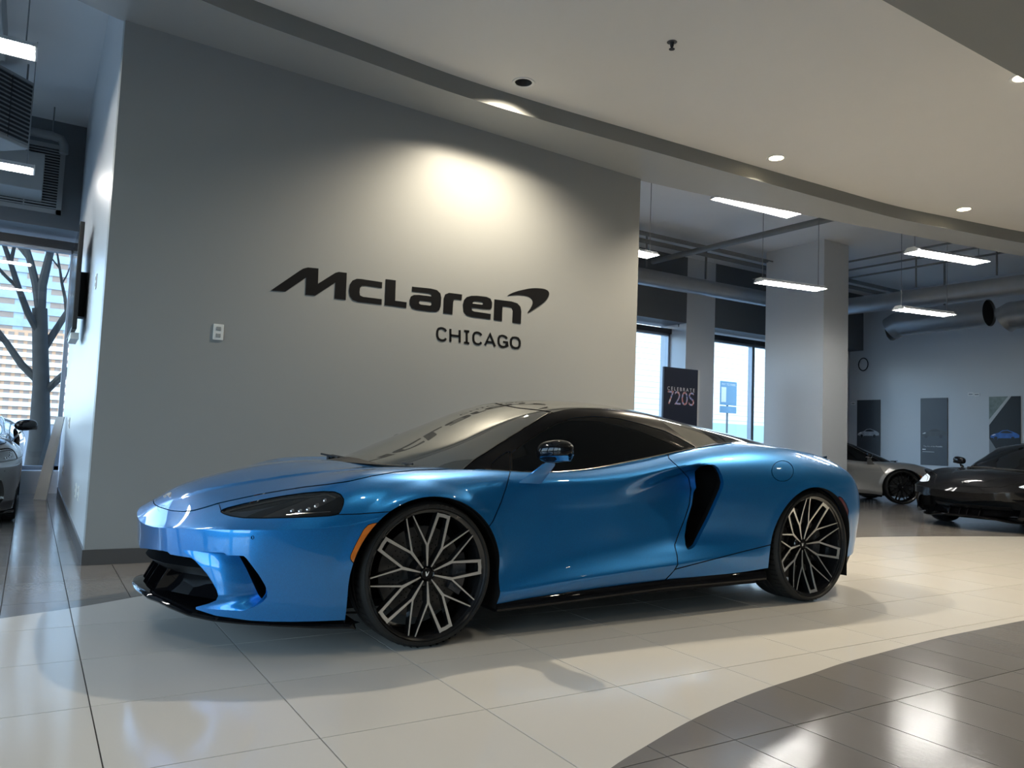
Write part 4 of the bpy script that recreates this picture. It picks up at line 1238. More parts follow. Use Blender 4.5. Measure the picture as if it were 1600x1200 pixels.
# the side of the room out of frame: glazed front on the left, wall behind the camera with windows
def side_windows():
    zs, zt = .3, 3.3
    mb = MB().box((-7.2, -8.2, 0), (-7.0, 7.72, zs)).box((-7.2, -8.2, zt), (-7.0, 7.72, 5.0))
    ys = [-8.2, -7.4, -4.2, -3.8, -.6, -.2, 3.0, 3.4, 6.6, 7.72]
    for a, b in zip(ys[0::2], ys[1::2]): mb.box((-7.2, a, zs), (-7.0, b, zt))
    struct('wall_left', mb, [M_SIDE], 'glazed street side of the showroom')
    for n, (a, b) in enumerate(((-7.4, -4.2), (-3.8, -.6), (-.2, 3.0), (3.4, 6.6))):
        w = struct('window_%d' % (4 + n), MB().box((-7.13, a, zs), (-7.07, a + .05, zt)).box((-7.13, b - .05, zs), (-7.07, b, zt)).box((-7.13, a, zt - .05), (-7.07, b, zt)).box((-7.13, a, zs), (-7.07, b, zs + .05)), [M_FRAME], 'tall window on the street side')
        MB().box((-7.105, a + .04, zs + .04), (-7.095, b - .04, zt - .04)).build('pane', [M_PANE], w)
side_windows()
struct('wall_rear', MB().box((-7.2, -8.2, 0), (16.5, -8.0, 5.0)), [M_WALL], 'plain wall behind the viewer')

# ------------------------------------------------------------------ ceilings: curved dropped beam, lower soffits, high ceiling
FAX = [-7.2, -5, -3.5, -2, -.82, -.48, .27, 1.15, 2.12, 3.15, 4.9, 7.05, 9.3, 11, 13, 16.4]
FAY = [-2.4, -.8, .15, .82, 1.17, 1.22, 1.28, 1.38, 1.37, 1.33, 1.26, 1.16, .77, .30, -.5, -2.3]
OUX = [-7.2, -5, -3.5, -2.2, -1.24, 3.66, 4.6, 5.47, 6.5, 7.51, 8.7, 9.9, 11.5, 13.5, 16.4]
OUY = [-1.5, .2, 1.0, 1.52, 1.9, 1.9, 1.86, 1.73, 1.60, 1.44, 1.25, 1.04, .65, 0.0, -1.4]
fa = lambda x: float(np.interp(x, FAX, FAY)); ou = lambda x: float(np.interp(x, OUX, OUY))
ouz = lambda x: float(np.interp(x, [-3, -1.24, 3.65, 5, 16], [3.88, 3.862, 3.742, 3.765, 3.78]))
def smooth_fn(fn, xs): 
    return [np.mean([fn(x + d) for d in (-.35, -.18, 0, .18, .35)]) for x in xs]
xs = np.linspace(-7.2, 16.3, 120)
fy = smooth_fn(fa, xs)
oy_ = [ou(x) if x < 4.2 else np.mean([ou(x + d) for d in (-.4, -.2, 0, .2, .4)]) for x in xs]
ZC, ZB = 3.95, 3.80
mb = MB()
rows = [[(x, f_, ZC + .02), (x, f_, ZB), (x, o_, ouz(x)), (x, o_, 5.02), (x, f_, 5.02)] for x, f_, o_ in zip(xs, fy, oy_)]
v = [p for r in rows for p in r]; n = 5
mb.add(v, [(i * n + k, (i + 1) * n + k, (i + 1) * n + k + 1, i * n + k + 1) for i in range(len(xs) - 1) for k in (1, 2, 3)], 0)
mb.add(v, [(i * n, (i + 1) * n, (i + 1) * n + 1, i * n + 1) for i in range(len(xs) - 1)], 1)
struct('ceiling_beam', mb, [M_BEAM, M_FASC], 'curved dropped grey beam in front of the feature wall')
LIGHTS = [onz(1213, 247, ZC), onz(1506, 327, ZC), onz(1599, 121, ZC), onz(818, 129, ZC)]
HOLES = [(float(p[0]), float(p[1])) for p in LIGHTS]
from mathutils.geometry import delaunay_2d_cdt
def ceiling_with_holes(name, outline, holes, r, z, m_, label):
    vs_ = [Vector((x, y)) for x, y in outline]; es = [(i, (i + 1) % len(outline)) for i in range(len(outline))]
    for hx, hy in holes:
        o = len(vs_); n_ = 24
        vs_ += [Vector((hx + r * math.cos(2 * PI * k / n_), hy + r * math.sin(2 * PI * k / n_))) for k in range(n_)]
        es += [(o + k, o + (k + 1) % n_) for k in range(n_)]
    V_, E_, F_, *_r = delaunay_2d_cdt(vs_, es, [], 4, 1e-5)
    tri = []
    for f in F_:
        c = sum((V_[i] for i in f), Vector((0, 0))) / len(f)
        if any((c.x - hx) ** 2 + (c.y - hy) ** 2 < (r * .93) ** 2 for hx, hy in holes): continue
        tri.append(tuple(f))
    mb = MB().add([(p.x, p.y, z) for p in V_], tri, 0)
    o = mb.build(name, [m_]); o['kind'] = 'structure'; o['label'] = label
    for p in o.data.polygons:
        pass
    return o
YS = -1.42
ceil_o = ceiling_with_holes('ceiling', list(zip(xs, fy)) + [(16.3, YS), (-7.2, YS)] if fy[0] > YS else [(x, y) for x, y in zip(xs, fy) if y > YS] + [(x, YS) for x in (xs[[i for i, y in enumerate(fy) if y > YS][-1]], xs[[i for i, y in enumerate(fy) if y > YS][0]])],
                            HOLES, .075, ZC, M_CEIL, 'white plaster ceiling with recessed downlights')
SOFL = [(-2.6, -2.5), (.3, -2.6), (3.2, -2.6), (6.2, -2.6), (-2.0, -4.6), (1.2, -4.8), (4.4, -4.8), (9.5, -2.8)]
mb = MB().box((-7.0, -8.0, ZB), (16.3, YS, ZB + .17))
struct('ceiling_soffit', mb, [M_FASC], 'lower grey soffit over the near side of the room')
struct('ceiling_high', MB().box((-7.2, -8.2, 5.0), (16.5, 8.5, 5.15)), [M_HICEIL], 'high painted slab over the back of the showroom')
# square column
struct('column', MB().box((10.97, 5.0, 0), (11.72, 6.36, 5.0)), [M_SIDE], 'square grey column behind the blue car')

# ------------------------------------------------------------------ lamps
M_TUBE = mat('lit_tube', (1, 1, 1), emis=(1.0, .97, .92), estr=60.0)
M_DLIT = mat('lit_downlight', (1, .95, .8), emis=(1.0, .86, .60), estr=6.0)
M_FIXT = mat('white_fixture', (.70, .70, .69), rough=.4, noise=.03)
WARM = (1.0, .87, .66)
def spot(name, loc, target, watts, angle, blend=.6, r=.05, color=WARM, parent=None):
    l = bpy.data.lights.new(name, 'SPOT'); l.energy = watts; l.spot_size = math.radians(angle); l.spot_blend = blend; l.shadow_soft_size = r; l.color = color
    o = bpy.data.objects.new(name, l); COL.objects.link(o)
    d = Vector(target) - Vector(loc)
    if parent is not None:
        o.parent = parent; o.location = Vector(loc) - Vector(parent.location)
    else: o.location = loc
    o.rotation_euler = d.to_track_quat('-Z', 'Y').to_euler()
    return o
def downlight(x, y, z, lit, label, watts=60, angle=100, target=None, group=None):
    e = empty('downlight', (x, y, z))
    MB().lathe([(.072, .0), (.074, -.004), (.094, -.006), (.097, 0.0)], 32, axis='z').build('trim_ring', [M_FIXT], e)
    MB().lathe([(.074, 0.0), (.066, .05), (.055, .10), (.0, .10)], 32, axis='z').build('reflector', [M_DLIT if lit else M_DISC], e)
    if lit == 2: MB().lathe([(.06, .045), (.0, .045)], 24, axis='z').build('lamp', [M_DLIT], e)
    if watts:
        spot('downlight_beam', (x, y, z - .012 if lit else z + .01), target or (x, y, 0), watts, angle, parent=e)
    tag(e, label, 'downlight', group)
    return e
downlight(*HOLES[0], ZC, 1, 'lit recessed downlight in the white ceiling above the gap beside the feature wall', 300, 128)
downlight(*HOLES[1], ZC, 1, 'lit recessed downlight in the white ceiling near the far posters', 300, 128)
downlight(*HOLES[2], ZC, 1, 'lit recessed downlight tucked beside the lower grey soffit', 260, 128)
downlight(*HOLES[3], ZC, 0, 'dark recessed downlight close to the beam in front of the black lettering', 0)
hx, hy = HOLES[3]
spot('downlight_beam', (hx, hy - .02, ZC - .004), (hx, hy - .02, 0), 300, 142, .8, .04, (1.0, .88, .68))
for k, (x, y) in enumerate(SOFL):
    downlight(x, y, ZB, 1, 'lit downlight in the grey soffit over the near aisle', 45, 120, group='downlights of the near soffit')

def pendant(a, b, label, wires=True):
    """twin tube strip light hung on wires between end points a and b"""
    a, b = Vector(a), Vector(b); c = (a + b) / 2; d = (b - a); L = d.length; rz = math.atan2(d.y, d.x)
    e = empty('pendant_light', (c.x, c.y, c.z), rz)
    h = MB().box((-L / 2, -.055, .03), (L / 2, .055, .055))
    h.add([(-L / 2, -.13, -.004), (L / 2, -.13, -.004), (L / 2, -.055, .045), (-L / 2, -.055, .045), (-L / 2, -.13, .004), (L / 2, -.13, .004), (L / 2, -.055, .053), (-L / 2, -.055, .053)], [(0, 1, 2, 3), (7, 6, 5, 4), (0, 4, 5, 1)], 0)
    h.add([(-L / 2, .13, -.004), (L / 2, .13, -.004), (L / 2, .055, .045), (-L / 2, .055, .045), (-L / 2, .13, .004), (L / 2, .13, .004), (L / 2, .055, .053), (-L / 2, .055, .053)], [(3, 2, 1, 0), (4, 5, 6, 7), (1, 5, 4, 0)], 0)
    for s_ in (-1, 1):
        h.add([(s_ * L / 2, -.13, -.006), (s_ * L / 2, .13, -.006), (s_ * L / 2, .06, .058), (s_ * L / 2, -.06, .058), (s_ * (L / 2 + .012), -.13, -.006), (s_ * (L / 2 + .012), .13, -.006), (s_ * (L / 2 + .012), .06, .058), (s_ * (L / 2 + .012), -.06, .058)],
              [(0, 1, 2, 3), (7, 6, 5, 4), (0, 4, 5, 1), (1, 5, 6, 2), (2, 6, 7, 3), (3, 7, 4, 0)], 0)
    h.build('housing', [M_FIXT], e)
    for s_ in (-1, 1):
        MB().tube([(-L / 2 + .02, s_ * .092, .006), (L / 2 - .02, s_ * .092, .006)], .016, 10).build('tube', [M_TUBE], e)
    if wires:
        for s_ in (-1, 1):
            MB().tube([(s_ * (L / 2 - .06), 0, .05), (s_ * (L / 2 - .06), 0, 5.0 - c.z)], .005, 5).build('hanging_wire', [M_PIPE], e)
    tag(e, label, 'light')
    return e
def P3(px_, py_, z): return tuple(onz(px_, py_, z))
pendant(P3(1122, 307, 3.92), P3(1241, 337, 3.92), 'strip light half hidden behind the curved beam edge')
pendant(P3(1186, 440, 3.5), P3(1283, 453, 3.5), 'twin tube strip light hanging in front of the square column')
pendant(P3(1424, 393, 3.68), P3(1534, 411, 3.68), 'large twin tube strip light hanging just below the curved beam')
pendant(P3(1404, 483, 3.3), P3(1484, 493, 3.3), 'strip light hanging below the fat spiral duct')
e0 = onz(1020, 401, 3.5); pendant((e0[0] - 1.25, e0[1], 3.5), tuple(e0), 'strip light whose end shows beside the feature wall edge')
a1 = onz(55, 84, 3.6); pendant((a1[0] - 1.25, a1[1], 3.6), tuple(a1), 'strip light high beside the hanging heater unit')
b1 = onz(52, 268, 3.6); pendant((b1[0] - 1.25, b1[1], 3.6), tuple(b1), 'strip light in front of the slatted wall grille')

# ------------------------------------------------------------------ lettering on the feature wall (traced, standing 8 mm proud)
def wall_shape(mb, pts, smooth=0, d=.008, holes=None):
    """outline in crop pixels (400,400 + 0.3) -> wall plane"""
    poly = [ony(400 + .3 * x, 400 + .3 * y, YW) for x, y in pts]
    return [(p[0], p[2]) for p in poly]
def cdt_fill(loops):
    vs_, es = [], []
    for lp in loops:
        o = len(vs_); vs_ += [Vector(p) for p in lp]; es += [(o + k, o + (k + 1) % len(lp)) for k in range(len(lp))]
    V_, E_, F_, *_r = delaunay_2d_cdt(vs_, es, [], 4, 1e-6)
    V2 = [tuple(v) for v in V_]; F2 = [tuple(f) for f in F_]
    for hole in loops[1:]:
        cs = np.array([np.mean([V2[i] for i in f], 0) for f in F2])
        ins = poly_sdf(cs, hole) < 0
        F2 = [f for f, q in zip(F2, ins) if not q]
    return V2, F2
def letter(name, loops, parent, d=.004, mats=None):
    V_, F_ = cdt_fill(loops)
    mb = MB()
    mb.add([(x, -d, z) for x, z in V_], F_, 0)
    for lp in loops:
        n = len(lp)
        mb.add([(x, -d, z) for x, z in lp] + [(x, 0, z) for x, z in lp], [(k, (k + 1) % n, n + (k + 1) % n, n + k) for k in range(n)], 0)
    o = mb.build(name, mats or [M_LINE], parent)
    return o
def arcp(cx, cy, rx, ry, a0, a1, n=8):
    return [(cx + rx * math.cos(math.radians(a0 + (a1 - a0) * k / n)), cy - ry * math.sin(math.radians(a0 + (a1 - a0) * k / n))) for k in range(n + 1)]
sign = empty('wall_lettering', (0, YW, 0))
tag(sign, 'large black company lettering with a swoosh and city name on the grey wall', 'sign')
LET = {
 'letter_m': [[(76,180),(225,78),(245,66),(270,60),(325,65),(322,145),(412,88),(430,83),(472,88),(467,229),(408,222),(413,138),(307,207),(257,202),(261,112),(152,186)]],
 'letter_c': [[(657,137),(655,167),(572,155),(552,155),(541,165),(538,190),(541,206),(556,213),(654,225),(653,254),(530,239),(503,229),(488,208),(484,180),(489,148),(502,128),(524,119),(546,120)]],
 'letter_l': [[(675,121),(727,127),(724,233),(784,241),(782,271),(670,256)]],
 'letter_a': [[(813,160),(910,170),(942,178),(959,195),(964,218),(961,262),(953,283),(936,291),(905,290),(832,280),(810,271),(800,253),(799,230),(806,211),(822,203),(850,203),(915,211),(913,202),(905,196),(811,184)],
              [(855,231),(848,238),(848,247),(857,253),(905,259),(913,255),(915,247),(912,239)]],
 'letter_r': [[(977,222),(985,200),(1005,192),(1073,201),(1070,230),(1040,226),(1030,229),(1026,240),(1022,304),(975,297)]],
 'letter_e': [[(1120,208),(1150,207),(1200,213),(1220,222),(1229,243),(1227,270),(1217,278),(1200,278),(1122,269),(1124,283),(1134,289),(1222,302),(1220,330),(1120,317),(1094,308),(1080,290),(1077,255),(1083,230),(1097,214)],
              [(1127,248),(1176,254),(1183,250),(1181,243),(1172,239),(1137,235),(1129,239)]],
 'letter_n': [[(1241,226),(1330,237),(1360,247),(1376,264),(1381,290),(1378,353),(1334,347),(1337,285),(1331,271),(1318,266),(1283,262),(1280,339),(1237,333)]],
 'swoosh': [[(1310,207),(1340,190),(1390,176),(1440,168),(1490,170),(1515,178),(1525,192),(1521,213),(1500,240),(1460,270),(1414,297),(1430,272),(1440,248),(1437,228),(1420,213),(1390,205),(1350,203)]],
}
for nm, loops in LET.items():
    lp2 = []
    for lp in loops:
        if nm == 'swoosh': lp = [tuple(p) for p in smooth_closed(lp, 4)]
        lp2.append(wall_shape(None, lp))
    letter(nm, lp2, sign)
# city name: strokes of even width
def stroke(path, w):
    """outline of an open path"""
    P_ = [np.array(p, float) for p in path]; L, R = [], []
    for k in range(len(P_)):
        t = P_[min(k + 1, len(P_) - 1)] - P_[max(k - 1, 0)]; t /= np.linalg.norm(t); nn = np.array([-t[1], t[0]])
        sc = 1.0
        if 0 < k < len(P_) - 1:
            t1 = P_[k] - P_[k - 1]; t1 /= np.linalg.norm(t1); sc = 1 / max(.5, abs(t @ t1))
        L.append(P_[k] + nn * w / 2 * sc); R.append(P_[k] - nn * w / 2 * sc)
    return [tuple(p) for p in L + R[::-1]]
def city_letter(ch, x0, yb, yt, w):
    """simple block capitals in crop pixels: x0 left, baseline yb, cap height up to yt, width w; sheared with the wall perspective"""
    H = yb - yt
    def M_(u, v): return (x0 + u * w, yb - v * H + u * w * .128)
    C_ = [M_(1, .80), M_(.86, .93), M_(.62, 1), M_(.4, 1), M_(.16, .92), M_(.03, .74), M_(0, .5), M_(.03, .26), M_(.16, .08), M_(.4, 0), M_(.62, 0), M_(.86, .07), M_(1, .2)]
    if ch == 'C': return [C_]
    if ch == 'H': return [[M_(0, 0), M_(0, 1)], [M_(1, 0), M_(1, 1)], [M_(0, .5), M_(1, .5)]]
    if ch == 'I': return [[M_(.5, 0), M_(.5, 1)], [M_(0, 0), M_(1, 0)], [M_(0, 1), M_(1, 1)]]
    if ch == 'A': return [[M_(0, 0), M_(.5, 1), M_(1, 0)], [M_(.2, .32), M_(.8, .32)]]
    if ch == 'G': return [C_[:-1] + [M_(1, .12), M_(1, .45), M_(.55, .45)]]
    if ch == 'O': return [[M_(.5, 1), M_(.2, .94), M_(.03, .74), M_(0, .5), M_(.03, .26), M_(.2, .06), M_(.5, 0), M_(.8, .06), M_(.97, .26), M_(1, .5), M_(.97, .74), M_(.8, .94), M_(.5, 1)]]
CITY = [('C', 943, 436, 373, 46), ('H', 1012, 445, 380, 48), ('I', 1083, 451, 390, 27), ('C', 1131, 456, 396, 42), ('A', 1192, 465, 404, 52), ('G', 1262, 470, 413, 44), ('O', 1326, 477, 421, 47)]
for ch, x0, yb, yt, w_ in CITY:
    mb = MB()
    for path in city_letter(ch, x0, yb, yt, w_):
        poly = wall_shape(None, stroke(path, 10.5)); n = len(poly) // 2
        L_, R_ = poly[:n], poly[n:][::-1]
        for k in range(n - 1):
            quad = [L_[k], L_[k + 1], R_[k + 1], R_[k]]
            mb.prism(quad, lambda x, z: (x, -.004, z), lambda x, z: (x, 0, z))
    mb.build('letter_' + ch.lower(), [M_LINE], sign)

# ------------------------------------------------------------------ wall fittings
def outlet(loc, axis, label, w=.075, h=.12):
    e = empty('wall_outlet', loc, 0 if axis == 'y' else -PI / 2)
    MB().bbox((-w / 2, -.008, -h / 2), (w / 2, 0, h / 2), .003).build('cover_plate', [M_PLASTIC], e)
    for s_ in (-1, 1): MB().bbox((-.017, -.0105, s_ * .026 - .014), (.017, -.007, s_ * .026 + .014), .003).build('socket', [M_GREYPAINT], e)
    tag(e, label, 'outlet'); return e
p = ony(341, 519, YW); outlet((p[0], YW, p[2]), 'y', 'white wall outlet left of the black lettering')
for (px_, py_, lb) in ((119, 766, 'white outlet of a pair low on the side wall, closer to the leaning board'), (123, 771, 'white outlet of a pair low on the side wall, closer to the corner'), (99, 735, 'outlet low on the side wall behind the leaning board'), (151, 440, 'white switch plate on the side wall beside the screen'), (109, 661, 'small round sensor plate halfway up the side wall')):
    q_ = onx(px_, py_, XW0); o = outlet((XW0, q_[1], q_[2]), 'x', lb)
# wall screen on its bracket, seen edge on
tv = empty('wall_screen', (XW0, 4.5, 2.32))
MB().bbox((-.115, -.62, -.50), (-.075, .62, .50), .006).build('screen_body', [M_SATIN], tv)
MB().box((-.1165, -.60, -.48), (-.115, .60, .48)).build('display', [M_SCREEN], tv)
MB().box((-.075, -.10, -.32), (-.0, .10, .12)).build('wall_bracket', [M_SATIN], tv)
MB().box((-.110, -.30, -.56), (-.04, .30, -.50)).build('speaker_bar', [M_FIXT], tv)
tag(tv, 'thin black wall screen on a bracket, seen edge on', 'screen')
# board leaning by the window
bd = MB(); bd.add([(-1.50, 7.0, .006), (-1.37, 6.9, .006), (-1.245, 6.95, 1.03), (-1.33, 7.05, 1.03), (-1.49, 7.03, .006), (-1.36, 6.94, .006), (-1.235, 6.99, 1.03), (-1.32, 7.08, 1.03)],
                  [(0, 1, 2, 3), (7, 6, 5, 4), (0, 4, 5, 1), (1, 5, 6, 2), (2, 6, 7, 3), (3, 7, 4, 0)], 0)
tag(bd.build('display_board', [M_PLASTIC]), 'pale board leaning against the side wall by the window', 'board')

# ------------------------------------------------------------------ banner, posters, signs on the far walls
def hsv_noise_print(name, cols, scale):
    m = mat(name, cols[0], rough=.35)
    nt = m.node_tree; b = nt.nodes['Principled BSDF']
    tc = nt.nodes.new('ShaderNodeTexCoord'); n = nt.nodes.new('ShaderNodeTexNoise'); n.inputs['Scale'].default_value = scale; n.inputs['Detail'].default_value = 2
    r = nt.nodes.new('ShaderNodeValToRGB')
    nt.links.new(tc.outputs['Object'], n.inputs['Vector']); nt.links.new(n.outputs['Fac'], r.inputs[0]); nt.links.new(r.outputs[0], b.inputs['Base Color'])
    el = r.color_ramp.elements
    el[0].position = .3; el[0].color = (*cols[0], 1); el[1].position = .7; el[1].color = (*cols[-1], 1)
    for k, c in enumerate(cols[1:-1]):
        e_ = el.new(.3 + .4 * (k + 1) / (len(cols) - 1)); e_.color = (*c, 1)
    return m
M_NAVY = mat('navy_print', (.012, .016, .035), rough=.4, noise=.1)
M_PRINTC = hsv_noise_print('colourful_print', [(.05, .06, .3), (.5, .55, .8), (.6, .2, .15), (.85, .85, .9)], 9)
def text_mesh(txt, w, mats, parent, loc, name, d=.002):
    V_, F_ = text_polys(txt, 1.0)[0]
    a = np.array(V_); wx = a[:, 0].max() - a[:, 0].min(); s_ = w / wx; x0 = (a[:, 0].max() + a[:, 0].min()) / 2
    mb = MB().add([((x - x0) * s_, -d, z * s_) for x, z in V_], F_, 0)
    o = mb.build(name, mats, parent); o.location = loc; return o
bl = ony(1038, 577, 6.9); br_ = ony(1091, 574, 6.9)
bx0, bx1, bzt = bl[0], br_[0], (bl[2] + br_[2]) / 2
bn = empty('standing_banner', ((bx0 + bx1) / 2, 6.9, 0))
bw = bx1 - bx0
MB().bbox((-bw / 2, 0, .03), (bw / 2, .05, bzt), .004).build('banner_panel', [M_NAVY], bn)
MB().box((bw / 2, .0, .03), (bw / 2 + .05, .06, bzt)).build('banner_edge', [M_PLASTIC], bn)
MB().bbox((-bw / 2 - .05, -.12, 0), (bw / 2 + .08, .2, .03), .004).build('banner_foot', [M_SATIN], bn)
text_mesh('720S', bw * .78, [M_PRINTC], bn, (-.0, -.003, bzt - .72), 'banner_number')
text_mesh('C E L E B R A T E', bw * .80, [M_WHITE], bn, (0, -.003, bzt - .45), 'banner_word')['kind'] = 'stuff'
tag(bn, 'dark navy standing banner with colourful number in front of back window', 'banner')
M_POST1 = mat('grey_poster_print', (.040, .046, .056), rough=.3, noise=.25, nscale=1.5)
M_POST2 = mat('slate_poster_print', (.032, .038, .05), rough=.3, noise=.25, nscale=1.5)
M_POST3 = mat('black_poster_print', (.008, .009, .012), rough=.3, noise=.3, nscale=1.5)
M_PCAR = [mat('print_silver_car', (.35, .37, .40), rough=.3, noise=.5, nscale=14), mat('print_dark_car', (.03, .032, .036), rough=.3, noise=.6, nscale=14), mat('print_blue_car', (.03, .13, .42), rough=.3, noise=.6, nscale=14)]
CARSIL = [(-.5, .02), (-.49, .10), (-.38, .16), (-.22, .20), (-.08, .29), (.1, .31), (.27, .25), (.42, .19), (.5, .13), (.5, .03), (.36, .02), (.33, -.05), (.24, -.05), (.2, .01), (-.22, .0), (-.26, -.06), (-.36, -.06), (-.4, .01)]
def poster(px0, px1, pyt, zb, m_, mc, label, extra=None, cz=.42):
    a, b = onx(px0, pyt, 16.3), onx(px1, pyt, 16.3)
    w_ = a[1] - b[1]; zt = (a[2] + b[2]) / 2; yc = (a[1] + b[1]) / 2
    e = empty('wall_poster', (16.3, yc, 0), PI / 2)      # local x -> world y ... local -y faces the room
    e.rotation_euler = (0, 0, -PI / 2)
    MB().bbox((-w_ / 2, -.02, zb), (w_ / 2, 0, zt), .003).build('poster_board', [m_], e)
    s_ = w_ * .92
    mb = MB().add([(x * s_, -.0215, zb + (zt - zb) * cz + z * s_) for x, z in CARSIL], [tuple(range(len(CARSIL)))[::-1]], 0)
    mb.build('printed_car', [mc], e)
    H0 = zb + (zt - zb) * cz
    gl_ = [(-.17, .195), (-.06, .268), (.09, .285), (.23, .235), (.30, .20), (.1, .185)]
    MB().add([(x * s_, -.0222, H0 + z * s_) for x, z in gl_], [tuple(range(len(gl_)))[::-1]], 0).build('printed_window', [M_POST3], e)
    for wx in (-.31, .285):
        c_ = [(wx + .068 * math.cos(a), -.005 + .068 * math.sin(a)) for a in np.linspace(0, 2 * PI, 14, endpoint=False)]
        MB().add([(x * s_, -.0224, H0 + z * s_) for x, z in c_], [tuple(range(14))[::-1]], 0).build('printed_wheel', [M_POST3], e)
    lt = [(-.47, .10), (-.36, .15), (-.30, .13), (-.40, .09)]
    MB().add([(x * s_, -.0222, H0 + z * s_) for x, z in lt], [(3, 2, 1, 0)], 0).build('printed_highlight', [M_WHITE], e)
    if extra: extra(e, w_, zb, zt)
    tag(e, label, 'poster')
    return e
poster(1340, 1376, 625, .75, M_POST1, M_PCAR[0], 'grey poster with a pale silver car beside the column')
def line_text(e, w_, zb, zt):
    text_mesh('The Art of the Possible', w_ * .7, [M_WHITE], e, (-.02, -.0205, zb + (zt - zb) * .27), 'poster_title')
    MB().box((-w_ * .42, -.0215, zb + (zt - zb) * .225), (-w_ * .30, -.0205, zb + (zt - zb) * .24)).build('poster_mark', [M_WHITE], e)
    MB().box((-w_ * .42, -.0215, zb + (zt - zb) * .195), (w_ * .02, -.0205, zb + (zt - zb) * .20)).build('poster_line', [M_WHITE], e)
poster(1439, 1481, 622, .75, M_POST2, M_PCAR[1], 'slate poster with a dark car and a line of white title text', line_text, .43)
def stairs(e, w_, zb, zt):
    H = zt - zb
    MB().add([(-w_ / 2, -.0213, zt), (w_ * .12, -.0213, zt), (-w_ / 2, -.0213, zt - H * .32)], [(0, 2, 1)], 0).build('printed_staircase', [mat('print_pale_green', (.20, .24, .22), rough=.4, noise=.5, nscale=16)], e)
    MB().add([(w_ * .12, -.0213, zt), (w_ * .22, -.0213, zt), (-w_ / 2, -.0213, zt - H * .40), (-w_ / 2, -.0213, zt - H * .32)], [(0, 3, 2, 1)], 0).build('printed_ledge', [mat('print_pale', (.55, .56, .55), rough=.4, noise=.1)], e)
    MB().add([(-w_ / 2, -.0213, zb + H * .42), (-w_ * .05, -.0213, zb + H * .12), (-w_ / 2, -.0213, zb + H * .12)], [(0, 2, 1)], 0).build('printed_floor', [mat('print_grey', (.22, .23, .24), rough=.4, noise=.2)], e)
poster(1546, 1595, 619.5, .75, M_POST3, M_PCAR[2], 'black poster with a blue car under a pale staircase', stairs, .42)
for px_, py_, lb in ((1517, 616, 'small white wall plaque of a pair, closer to the slate poster'), (1526.5, 616.5, 'small white wall plaque of a pair, closer to the black poster'), (1333.5, 630.5, 'small white plaque beside the grey poster')):
    q_ = onx(px_, py_, 16.3)
    e = empty('wall_plaque', (16.3, q_[1], q_[2]), -PI / 2)
    MB().bbox((-.062, -.012, -.036), (.062, 0, .036), .003).build('plaque_plate', [M_WHITE], e)
    MB().box((-.042, -.0130, -.012), (.042, -.012, .012)).build('plaque_text', [mat('plaque_print', (.25, .27, .28), rough=.5, noise=.4, nscale=60)], e)
    tag(e, lb, 'plaque')
ck = MB().tube([(16.27, 7.70 + .13 * math.cos(a), 3.22 + .16 * math.sin(a)) for a in np.linspace(0, 2 * PI, 20, endpoint=False)], .012, 6, closed=True)
tag(ck.build('cable_loop', [M_SATIN]), 'dark loop of cable hanging on the far wall beside the column', 'cable')

# ------------------------------------------------------------------ ducts, pipes, heater, grille
def duct(name, pts, r, label, m_=None, seams=0, cat='duct', open_end=False):
    e = empty(name, (0, 0, 0))
    MB().tube(pts, r, 28, caps=not open_end).build('duct_shell', [m_ or M_GALV], e)
    P_ = [Vector(p) for p in pts]
    tot = sum((P_[k + 1] - P_[k]).length for k in range(len(P_) - 1))
    for k in range(seams):
        s_ = tot * (k + .5) / seams
        for q in range(len(P_) - 1):
            L = (P_[q + 1] - P_[q]).length
            if s_ <= L:
                d = (P_[q + 1] - P_[q]).normalized(); c = P_[q] + d * s_
                MB().tube([c - d * .006, c + d * .006], r + .004, 28, caps=False).build('seam_ring', [m_ or M_GALV], e); break
            s_ -= L
    tag(e, label, cat); return e
duct('round_duct', [(3.8, 6.9, 4.15), (9.0, 6.9, 4.17), (11.6, 6.9, 4.19)], .16, 'long round duct running above the back windows', M_GALV, 7)
duct('round_duct', [(13.0, 7.4, 4.09), (13.0, 5.0, 4.06), (13.0, 2.5, 4.03), (13.0, .7, 4.0)], .175, 'long round duct crossing behind the column toward the near side', M_GALV, 9)
A_ = onx(1412, 505, 14.4); B_ = onx(1546, 486, 14.4)
dd = np.array(B_) - np.array(A_); dd[2] *= .3
P0 = np.array(A_); P1 = P0 + dd
bend = [tuple(P0 + np.array([0, .28, -.10])), tuple(P0 + np.array([0, .12, -.015])), tuple(P0), tuple(P0 + dd * .5), tuple(P1)]
sd = duct('spiral_duct', bend, .27, 'fat spiral duct with an open dark end above the far posters', M_GALV, 9, open_end=True)
MB().lathe([(.262, 0.0), (.0, 0.0)], 28, axis='y', c=(P1[0], P1[1] + .05, P1[2] - .0)).build('dark_mouth', [M_DARK], sd)
MB().box((P0[0] - .015, (P0[1] + P1[1]) / 2 - .015, P0[2] + .2), (P0[0] + .015, (P0[1] + P1[1]) / 2 + .015, 5.0)).build('hanger_strap', [M_PIPE], sd)
MB().lathe([(.262, 0.0), (.0, 0.0)], 28, axis='y', c=(P0[0], P0[1] + .27, P0[2] - .1)).build('end_cap', [M_GALV], sd)
C_ = onx(1590, 492, 14.4)
duct('spiral_duct', [(14.4, C_[1] + .25, C_[2] - .08), (14.4, C_[1] + .1, C_[2]), (14.4, C_[1] - .2, C_[2]), (14.4, C_[1] - 1.8, C_[2])], .27, 'fat spiral duct with a closed end, next to the open ended one', M_GALV, 5)
hg = empty('hanging_bracket', (13.0, 0, 0))
